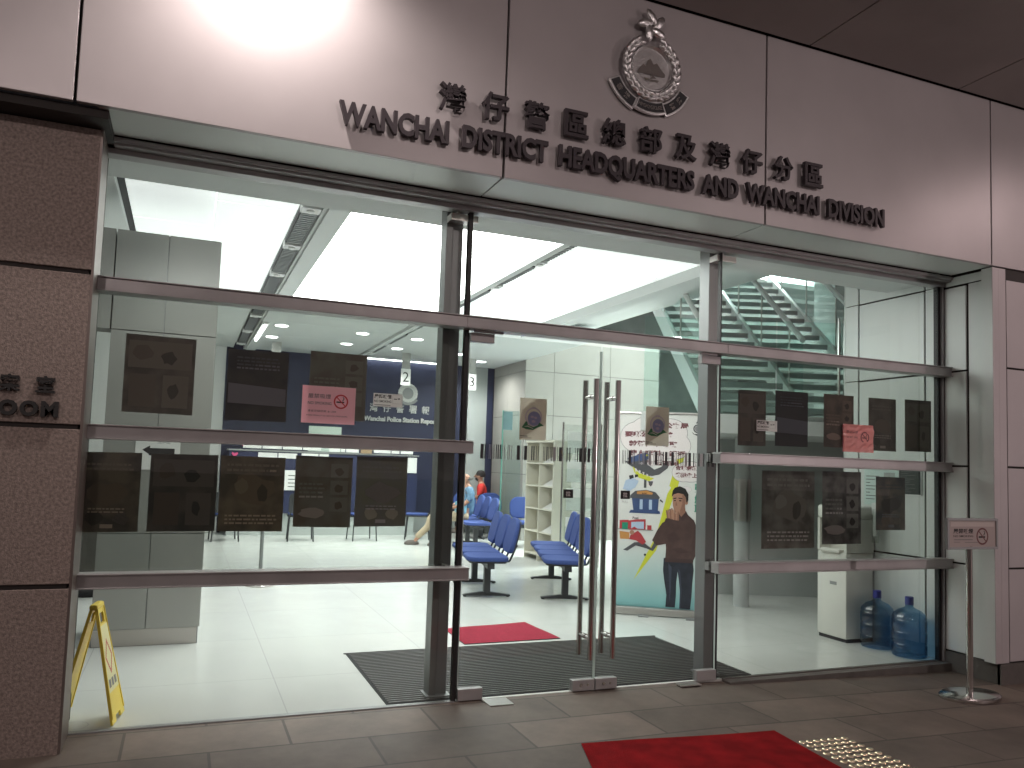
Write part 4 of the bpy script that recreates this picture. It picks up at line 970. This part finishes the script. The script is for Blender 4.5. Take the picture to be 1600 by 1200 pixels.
# bank and post office
b.flat(bp((.14, .425), (.20, .402), (.33, .395), (.44, .405), (.49, .43), (.485, .44), (.14, .44)), Z(5), 5); b.flat(bp((.22, .405), (.33, .398), (.41, .41), (.40, .418), (.22, .418)), Z(6), 9)
x, y = bp((.31, .417))[0]; b.text('BANK', x, y, .014, Z(7), 4, .02, align='c')
b.flat(bp((.16, .44), (.48, .44), (.47, .50), (.18, .50)), Z(5), 6)
for q in range(5): b.flat(bp((.20+.055*q, .445), (.235+.055*q, .445), (.235+.055*q, .495), (.20+.055*q, .495)), Z(7), 15 if q % 2 else 6)
b.flat(bp((.13, .515), (.50, .515), (.49, .50), (.15, .50)), Z(6), 6); b.flat(bp((.50, .44), (.53, .452), (.53, .458), (.49, .448)), Z(6), 4)
b.flat(bp((.02, .555), (.33, .545), (.33, .60), (.02, .60)), Z(5), 7); b.flat(bp((.05, .565), (.12, .565), (.12, .60), (.05, .60)), Z(6), 8); b.flat(bp((.16, .562), (.31, .558), (.31, .595), (.16, .595)), Z(6), 15); b.flat(bp((.0, .602), (.42, .602), (.42, .598), (.0, .598)), Z(6), 16)
b.flat(bp((.35, .575), (.40, .575), (.40, .60), (.35, .60)), Z(6), 7); b.flat(bp((.12, .535), (.28, .522), (.29, .542), (.13, .555)), Z(7), 14)
x, y = bp((.21, .547))[0]; b.text('Post', x, y, .026, Z(8), 4, .03, align='c')
# running postman
b.flat(bp((.15, .63), (.24, .605), (.28, .62), (.34, .66), (.30, .675), (.22, .655), (.14, .65)), Z(7), 7); x, y = bp((.17, .615))[0]; b.disc(x, y, .024, Z(8), 12); b.flat(bp((.13, .603), (.24, .598), (.20, .585)), Z(9), 7)
b.flat(bp((.02, .61), (.14, .615), (.14, .65), (.03, .65)), Z(6), 9); b.flat(bp((.30, .66), (.40, .69), (.44, .655), (.5, .64), (.50, .655), (.42, .705), (.36, .695), (.22, .68), (.12, .71), (.07, .705), (.12, .69), (.2, .665)), Z(6), 5)
x, y = bp((.33, .725))[0]; b.disc(x, y, .012, Z(6), 4)
# printed man
def bm(*p): return bp(*[(q[0]-.035, q[1]) for q in p])
b.flat(bm((.585, .735), (.92, .735), (.935, .79), (.92, .86), (.915, .92), (.90, .985), (.775, .985), (.785, .92), (.765, .84), (.75, .80), (.735, .86), (.735, .92), (.725, .98), (.615, .98), (.625, .92), (.60, .86), (.58, .80)), Z(5), 11)
b.flat(bm((.745, .78), (.76, .80), (.78, .9), (.775, .985), (.79, .985), (.80, .9), (.78, .8)), Z(5.4), 17); b.flat(bm((.64, .76), (.68, .78), (.675, .9), (.66, .96), (.655, .88)), Z(5.4), 17)
b.flat(bm((.67, .525), (.74, .505), (.835, .505), (.93, .54), (.985, .60), (.985, .66), (.95, .72), (.93, .74), (.925, .755), (.60, .755), (.61, .69), (.605, .665), (.50, .675), (.445, .65), (.50, .60), (.56, .56), (.62, .545)), Z(7), 10)
b.flat(bm((.93, .56), (.965, .60), (.96, .65), (.92, .70), (.90, .66), (.93, .62)), Z(7.3), 18); b.flat(bm((.62, .62), (.70, .60), (.78, .64), (.72, .65), (.64, .655)), Z(7.3), 18); b.flat(bm((.66, .69), (.78, .68), (.88, .70), (.78, .71)), Z(7.3), 18); b.flat(bm((.605, .735), (.92, .735), (.922, .755), (.602, .755)), Z(7.4), 18)
b.flat(bm((.735, .50), (.835, .495), (.86, .515), (.80, .545), (.735, .525)), Z(7.6), 18)
b.flat(bm((.745, .47), (.82, .46), (.83, .50), (.78, .525), (.745, .505)), Z(8), 19)
b.flat(bm((.675, .42), (.70, .395), (.80, .39), (.835, .42), (.825, .465), (.79, .495), (.74, .51), (.70, .50), (.68, .47)), Z(8.4), 12)
b.flat(bm((.79, .41), (.832, .42), (.823, .465), (.79, .495), (.76, .50), (.79, .46)), Z(8.8), 19)
b.flat(bm((.665, .425), (.675, .395), (.70, .378), (.76, .37), (.825, .382), (.86, .41), (.858, .44), (.838, .455), (.828, .425), (.80, .41), (.74, .405), (.69, .412)), Z(9.2), 13)
b.flat(bm((.685, .432), (.72, .428), (.722, .433), (.687, .437)), Z(10), 13); b.flat(bm((.745, .428), (.79, .43), (.79, .435), (.745, .433)), Z(10), 13)
b.flat(bm((.692, .442), (.715, .44), (.714, .446), (.694, .447)), Z(10.3), 13); b.flat(bm((.752, .44), (.78, .441), (.778, .447), (.752, .446)), Z(10.3), 13)
b.flat(bm((.715, .445), (.735, .468), (.71, .470)), Z(10.1), 19); x, y = bm((.838, .45))[0]; b.disc(x, y, .016, Z(8.6), 12, ry=.026)
for q in range(4): b.flat(bm((.60+.020*q, .495-.004*q), (.617+.020*q, .495-.004*q), (.64+.018*q, .535), (.615+.018*q, .54)), Z(10.6+q*.3), 12 if q % 2 else 19)
for q in range(4): b.flat(bm((.675+.021*q, .49+.003*q), (.692+.021*q, .49+.003*q), (.705+.016*q, .55), (.683+.016*q, .55)), Z(12+q*.3), 12 if q % 2 == 0 else 19)
b.flat(bm((.67, .54), (.755, .545), (.765, .575), (.69, .585)), Z(14), 10); b.flat(bm((.60, .535), (.65, .535), (.66, .58), (.54, .62)), Z(14), 10)
M_B += [mat('jeans_highlight', (.045, .055, .085), .7), mat('sweater_fold', (.055, .028, .026), .7), mat('skin_in_shade', (.28, .14, .095), .6)]
b.build('printing', M_B, t, local=True)

# ================================================================== SEATING
def rounded(w, h, r, n=5, top=None):
    p = []; rt = top or r
    for cx, cy, rad, a0 in ((w/2-rt, h-rt, rt, 0), (-w/2+rt, h-rt, rt, 90), (-w/2+r, r, r, 180), (w/2-r, r, r, 270)):
        for i in range(n+1):
            a = R(a0+90*i/n); p.append((cx+rad*math.cos(a), cy+rad*math.sin(a)))
    return p
def bench(n, label, loc, rz, legs):
    t = thing('beam_seating', label, 'chairs', loc, rz, 'blue upholstered beam seating in the hall')
    for i in range(n):
        x = .545*i
        b = MB(); b.prism(rounded(.515, .47, .09, 5, .13), .425, .475, 0, Matrix(((1, 0, 0, x), (0, 1, 0, -.20), (0, 0, 1, 0), (0, 0, 0, 1))))
        b.build('seat', M_BLUEF, t, local=True, bevel=.018, bseg=3)
        b = MB(); b.prism(rounded(.46, .42, .08, 5), .405, .424, 0, Matrix(((1, 0, 0, x), (0, 1, 0, -.18), (0, 0, 1, 0), (0, 0, 0, 1)))); b.build('seat_shell', M_DGREY, t, local=True)
        tl = R(14)
        MBk = Matrix.Translation((x, -.235, .50)) @ Matrix.Rotation(tl, 4, 'X') @ Matrix(((1, 0, 0, 0), (0, 0, -1, 0), (0, 1, 0, 0), (0, 0, 0, 1)))
        b = MB(); b.prism(rounded(.475, .40, .11, 6, .17), -.05, 0, 0, MBk); b.build('backrest', M_BLUEF, t, local=True, bevel=.018, bseg=3)
        b = MB(); b.prism(rounded(.43, .36, .10, 6, .15), .001, .016, 0, MBk @ Matrix.Translation((0, .02, 0))); b.build('back_shell', M_DGREY, t, local=True)
        for s in (-.12, .12):
            MB().tube([(x+s, .0, .41), (x+s, -.22, .42), (x+s, -.30, .60)], .012, 8).build('back_support', M_DGREY, t, local=True)
    MB().box(-.2, .545*(n-1)+.2, -.04, .04, .34, .40).build('beam', M_DGREY, t, local=True, bevel=.004)
    for x in legs:
        b = MB(); b.box(x-.05, x+.05, -.035, .035, .04, .345)
        b.prism([(-.27, .012), (-.27, .026), (-.06, .055), (.06, .055), (.27, .026), (.27, .012)], x-.03, x+.03, 0, Matrix(((0, 0, 1, 0), (1, 0, 0, 0), (0, 1, 0, 0), (0, 0, 0, 1))))
        for y in (-.245, .245): b.cyl((x, y, 0), (x, y, .013), .018, 10)
        b.build('leg', M_DGREY, t, local=True, bevel=.004)
    return t
def at_leg(p, a, off):
    v = (math.sin(R(a)), math.cos(R(a))); return (p[0]-off*v[0], p[1]-off*v[1], 0)
bench(3, 'row of three blue seats side-on just beyond the crimson mat, left of the door handles', at_leg((3.26, 3.57), 12, .06), R(90-12), (.06, 1.03))
bench(4, 'row of four blue seats partly behind the door handles, beside the leaflet shelf', at_leg((4.07, 3.22), 20, .06), R(90-20), (.06, 1.57))
bench(3, 'row of blue seats on which the man in the grey blue shirt sits', (4.86, 8.15, 0), R(90-8), (.2, .9))
bench(2, 'pair of blue seats facing the doors, under the man in red', (5.86, 9.95, 0), R(176), (.27,))
bench(2, 'pair of blue seats facing the doors, left of the brochure shelf', (6.42, 8.35, 0), R(174), (.27,))

def visitor_chair(loc, rz, label):
    t = thing('visitor_chair', label, 'chair', loc, rz, 'dark visitor chairs at the counter')
    MB().prism(rounded(.46, .44, .06), .43, .455, 0, Matrix.Translation((0, -.2, 0))).build('seat_shell', M_DGREY, t, local=True, bevel=.006)
    MB().prism(rounded(.44, .42, .07), .456, .49, 0, Matrix.Translation((0, -.19, 0))).build('seat_pad', M_BLUEF, t, local=True, bevel=.012)
    Mk = Matrix.Translation((0, -.23, .50)) @ Matrix.Rotation(R(10), 4, 'X') @ Matrix(((1, 0, 0, 0), (0, 0, -1, 0), (0, 1, 0, 0), (0, 0, 0, 1)))
    MB().prism(rounded(.46, .36, .05, 5, .07), 0, .02, 0, Mk).build('backrest', M_DGREY, t, local=True, bevel=.006)
    MB().disc(0, .30, .03, .0215, 0, Mk, ry=.012).build('grip_hole', M_WHITE, t, local=True)
    for sx in (-.2, .2):
        for sy in (-.2, .2): MB().cyl((sx, sy, .43), (sx*1.12, sy*1.15, 0), .012, 8).build('leg', M_DGREY, t, local=True)
        MB().cyl((sx, -.2, .43), (sx, -.25, .62), .011, 8).build('back_post', M_DGREY, t, local=True)
visitor_chair((.72, 9.75, 0), R(4), 'dark visitor chair at the left end of the counter, seen between two lower posters')
visitor_chair((2.02, 9.7, 0), R(-5), 'dark visitor chair under the hanging printed notice at the counter')
visitor_chair((3.15, 9.75, 0), R(3), 'dark visitor chair behind the lightest tan poster at the counter')
visitor_chair((4.28, 9.95, 0), R(72), 'dark visitor chair turned sideways near the steel post at the counter end')
visitor_chair((5.93, 10.9, 0), R(8), 'dark visitor chair on which the man in the red shirt sits')

# ================================================================== SHELVES, RACK, SCREENS
t = thing('brochure_shelf', 'cream open shelf unit holding tilted white leaflets, beside the blue seats', 'shelf', (5.4, 6.5, 0))
b = MB()
for y in (6.0, 6.5, 7.0): b.box(5.24, 5.55, y, y+.02, 0, 1.86)
b.box(5.53, 5.55, 6.02, 7.0, 0, 1.86); b.box(5.23, 5.56, 5.99, 7.03, 1.86, 1.89); b.build('carcass', M_CREAM, t)
for k in range(5):
    for y in (6.02, 6.52): MB().box(5.245, 5.53, y, y+.48, .08+.36*k, .10+.36*k).build('shelf_board', M_CREAM, t)
for k in range(5):
    b = MB(); b.prism([(5.26, .101+.36*k), (5.50, .101+.36*k), (5.50, .24+.36*k)], 6.06, 6.42, 0, Matrix(((1, 0, 0, 0), (0, 0, 1, 0), (0, 1, 0, 0), (0, 0, 0, 1)))); b.build('leaflet_stack', M_PAPER, t)
t = thing('leaflet_rack', 'clear acrylic leaflet rack with white sheets behind the door handles', 'rack', (5.55, 5.65, 0))
MB().box(5.22, 5.86, 5.66, 5.672, .35, 2.12).build('back_sheet', G_ACRY, t)
for k in range(4):
    z = .42+.42*k
    MB().box(5.24, 5.84, 5.58, 5.586, z, z+.2).build('pocket', G_ACRY, t)
    for j in range(2): MB().box(5.27+.29*j, 5.52+.29*j, 5.60, 5.61, z+.01, z+.33).build('leaflets', M_PAPER, t)
for x in (5.22, 5.86): MB().cyl((x, 5.66, 0), (x, 5.66, 2.15), .014, 10).build('upright', M_CHROME, t)
t = thing('glass_screen', 'greenish free-standing glass screen beside the column wall', 'glass screen', (5.9, 8.95, 0))
MB().box(5.60, 6.0, 9.0, 9.02, .0, 2.52).build('glass_panel', G_GREEN, t)
MB().box(5.60, 5.615, 8.996, 9.024, 0, 2.521).build('glass_edge', mat('green_edge', (.10, .30, .24), .3), t)
MB().box(5.61, 5.80, 8.99, 8.995, 2.15, 2.5).build('notice', mat('teal_sheet', (.10, .17, .18), .5), t)

# ================================================================== PEOPLE
def skin(name, pts, edges, m, parent, sub=1):
    me = bpy.data.meshes.new(name); me.from_pydata([p[:3] for p in pts], edges, []); me.materials.append(m)
    o = bpy.data.objects.new(name, me); C.objects.link(o)
    md = o.modifiers.new('skin', 'SKIN'); md.use_smooth_shade = True
    if not me.skin_vertices: return o
    for v, p in zip(me.skin_vertices[0].data, pts):
        r = p[3]; v.radius = (r, p[4] if len(p) > 4 else r)
    me.skin_vertices[0].data[0].use_root = True
    s2 = o.modifiers.new('subdivision', 'SUBSURF'); s2.levels = sub; s2.render_levels = sub
    if parent is not None: o.parent = parent
    return o
def chain(pts, edges, start, seq):
    prev = start
    for p in seq:
        pts.append(p); edges.append((prev, len(pts)-1)); prev = len(pts)-1
    return prev
def seated(label, loc, rz, shirt, trousers, bald, long_leg=0, beard=False, sleeve=.55):
    t = thing('person', label, 'person', loc, rz)      # local +y = facing
    pts = [(0, 0, .53, .125, .10)]; ed = []
    ch = chain(pts, ed, 0, [(0, -.03, .70, .125, .095), (0, -.03, .88, .145, .10), (0, .0, 1.02, .10, .075), (0, .02, 1.10, .052), (0, .03, 1.16, .06, .07), (0, .045, 1.23, .082, .098), (0, .035, 1.30, .062, .075)])
    face = ch-1
    chain(pts, ed, face, [(0, .15, 1.215, .014), (0, .162, 1.205, .012)])
    for s in (-1, 1):
        e = chain(pts, ed, face, [(s*.092, .03, 1.225, .014)])
        sh = chain(pts, ed, 3, [(s*.17, -.01, 1.0, .062), (s*.23, .0, .87, .048), (s*.235, .10, .76, .040), (s*.15, .26, .70, .030), (s*.10, .33, .67, .026), (s*.085, .38, .655, .034, .018)])
        for q in range(4):
            ox = s*(.085-.030+.02*q); L_ = (.055, .065, .06, .045)[q]
            chain(pts, ed, sh, [(ox, .41, .65, .0095), (ox-s*.006, .41+L_*.6, .638, .0088), (ox-s*.01, .41+L_, .615, .008)])
        chain(pts, ed, sh, [(s*.045, .385, .668, .011), (s*.03, .41, .66, .0095)])
        kz = .50; ky = .42+(long_leg*.25 if s > 0 else 0); ay = ky+.06+long_leg*(.22 if s > 0 else .05)
        chain(pts, ed, 0, [(s*.10, .10, .53, .085), (s*.11, ky, kz, .062), (s*.11, ky+.03, kz-.18, .055), (s*.11, ay, .09, .036), (s*.11, ay+.02, .05, .035), (s*.115, ay+.15, .035, .032, .026)])
    skin('body', pts, ed, M_SKIN, t)
    sp = [(0, 0, .52, .150, .125)]; se = []
    c3 = chain(sp, se, 0, [(0, -.03, .70, .150, .118), (0, -.03, .88, .170, .12), (0, .0, 1.03, .115, .085), (0, .012, 1.075, .068)])-1
    for s in (-1, 1): chain(sp, se, c3, [(s*.175, -.01, 1.005, .076), (s*.232, .0, .87, .062), (s*.236, .06, .80, .058)])
    skin('shirt', sp, se, shirt, t)
    for s in (-1, 1):
        ky = .42+(long_leg*.25 if s > 0 else 0); ay = ky+.06+long_leg*(.22 if s > 0 else .05)
        skin('trouser_leg', [(s*.07, -.02, .53, .115), (s*.10, .12, .53, .098), (s*.11, ky, .505, .076), (s*.11, ky+.03, .33, .070), (s*.11, ay, .12, .058)], [(0, 1), (1, 2), (2, 3), (3, 4)], trousers, t)
        b = MB(); b.lathe([(.02, 0), (.9, .004), (1, .02), (.92, .05), (.5, .085), (.02, .09)], (0, 0, 0), 16, 0, Matrix.Translation((s*.112, ay+.07, 0)) @ Matrix.Diagonal((.05, .14, 1, 1))); b.build('shoe', M_SHOE, t, local=True, smooth=True)
    b = MB(); M = Matrix.Translation((0, .035, 1.235))
    prof = [(.01, .112), (.05, .105), (.08, .08), (.098, .04), (.1, .0), (.09, -.03)] if not bald else [(.05, .012), (.086, .0), (.09, -.02), (.083, -.05), (.07, -.055)]
    vs0 = len(b.v); b.lathe(prof[::-1], (0, -.018 if not bald else -.03, 0), 18, 0, M @ Matrix.Diagonal((.92, 1.05, 1.02, 1))); b.build('hair', M_HAIR if not bald else mat('grey_hair', (.12, .11, .10), .7), t, local=True, smooth=True)
    for s in (-1, 1): MB().lathe([(.001, -.008), (.009, 0), (.001, .008)], (s*.035, .128, 1.245), 8).build('eye', M_INK, t, local=True)
    MB().rbox(-.03, .03, .12, .135, 1.168, 1.176, .003).build('mouth', mat('lips', (.25, .09, .07), .6), t, local=True)
    if beard: MB().lathe([(.02, -.05), (.055, -.02), (.06, .02)], (0, .075, 1.165), 12).build('beard', M_HAIR, t, local=True, smooth=True)
    return t
seated('seated balding person in grey blue shirt and khaki trousers, legs stretched out beside the post', (4.83, 8.68, 0), R(84), M_BSHIRT, M_KHAKI, True, .9)
seated('seated person in a bright red shirt seen from behind, facing left', (5.93, 10.9, 0), R(66), M_RSHIRT, M_DARKT, False, 0, True)
t = thing('carrier_bag', 'pale blue carrier bag resting on the lap of the balding person', 'bag', (4.68, 8.62, .6))
b = MB(); b.rbox(4.60, 4.76, 8.48, 8.74, .585, .80, .03); b.build('bag_body', mat('pale_blue_plastic', (.25, .50, .62), .35, bump=.6, bscale=18), t, smooth=True)
for y in (8.55, 8.67): MB().tube([(4.68, y, .79), (4.68, y+.01, .86), (4.68, y+.05, .86), (4.68, y+.05, .79)], .006, 6).build('handle', M_WHITE, t)


# ================================================================== UNDER THE STAIR
t = thing('hall_column', 'slim grey column in the dim area behind the right pane', 'column', (5.9, 2.47, 0))
MB().cyl((5.9, 2.47, 0), (5.9, 2.47, 1.9), .085, 24).build('shaft', M_CONC, t, smooth=True)
MB().cyl((5.9, 2.47, .95), (5.9, 2.47, 1.42), .095, 24).build('steel_band', M_BRUSH, t, smooth=True)
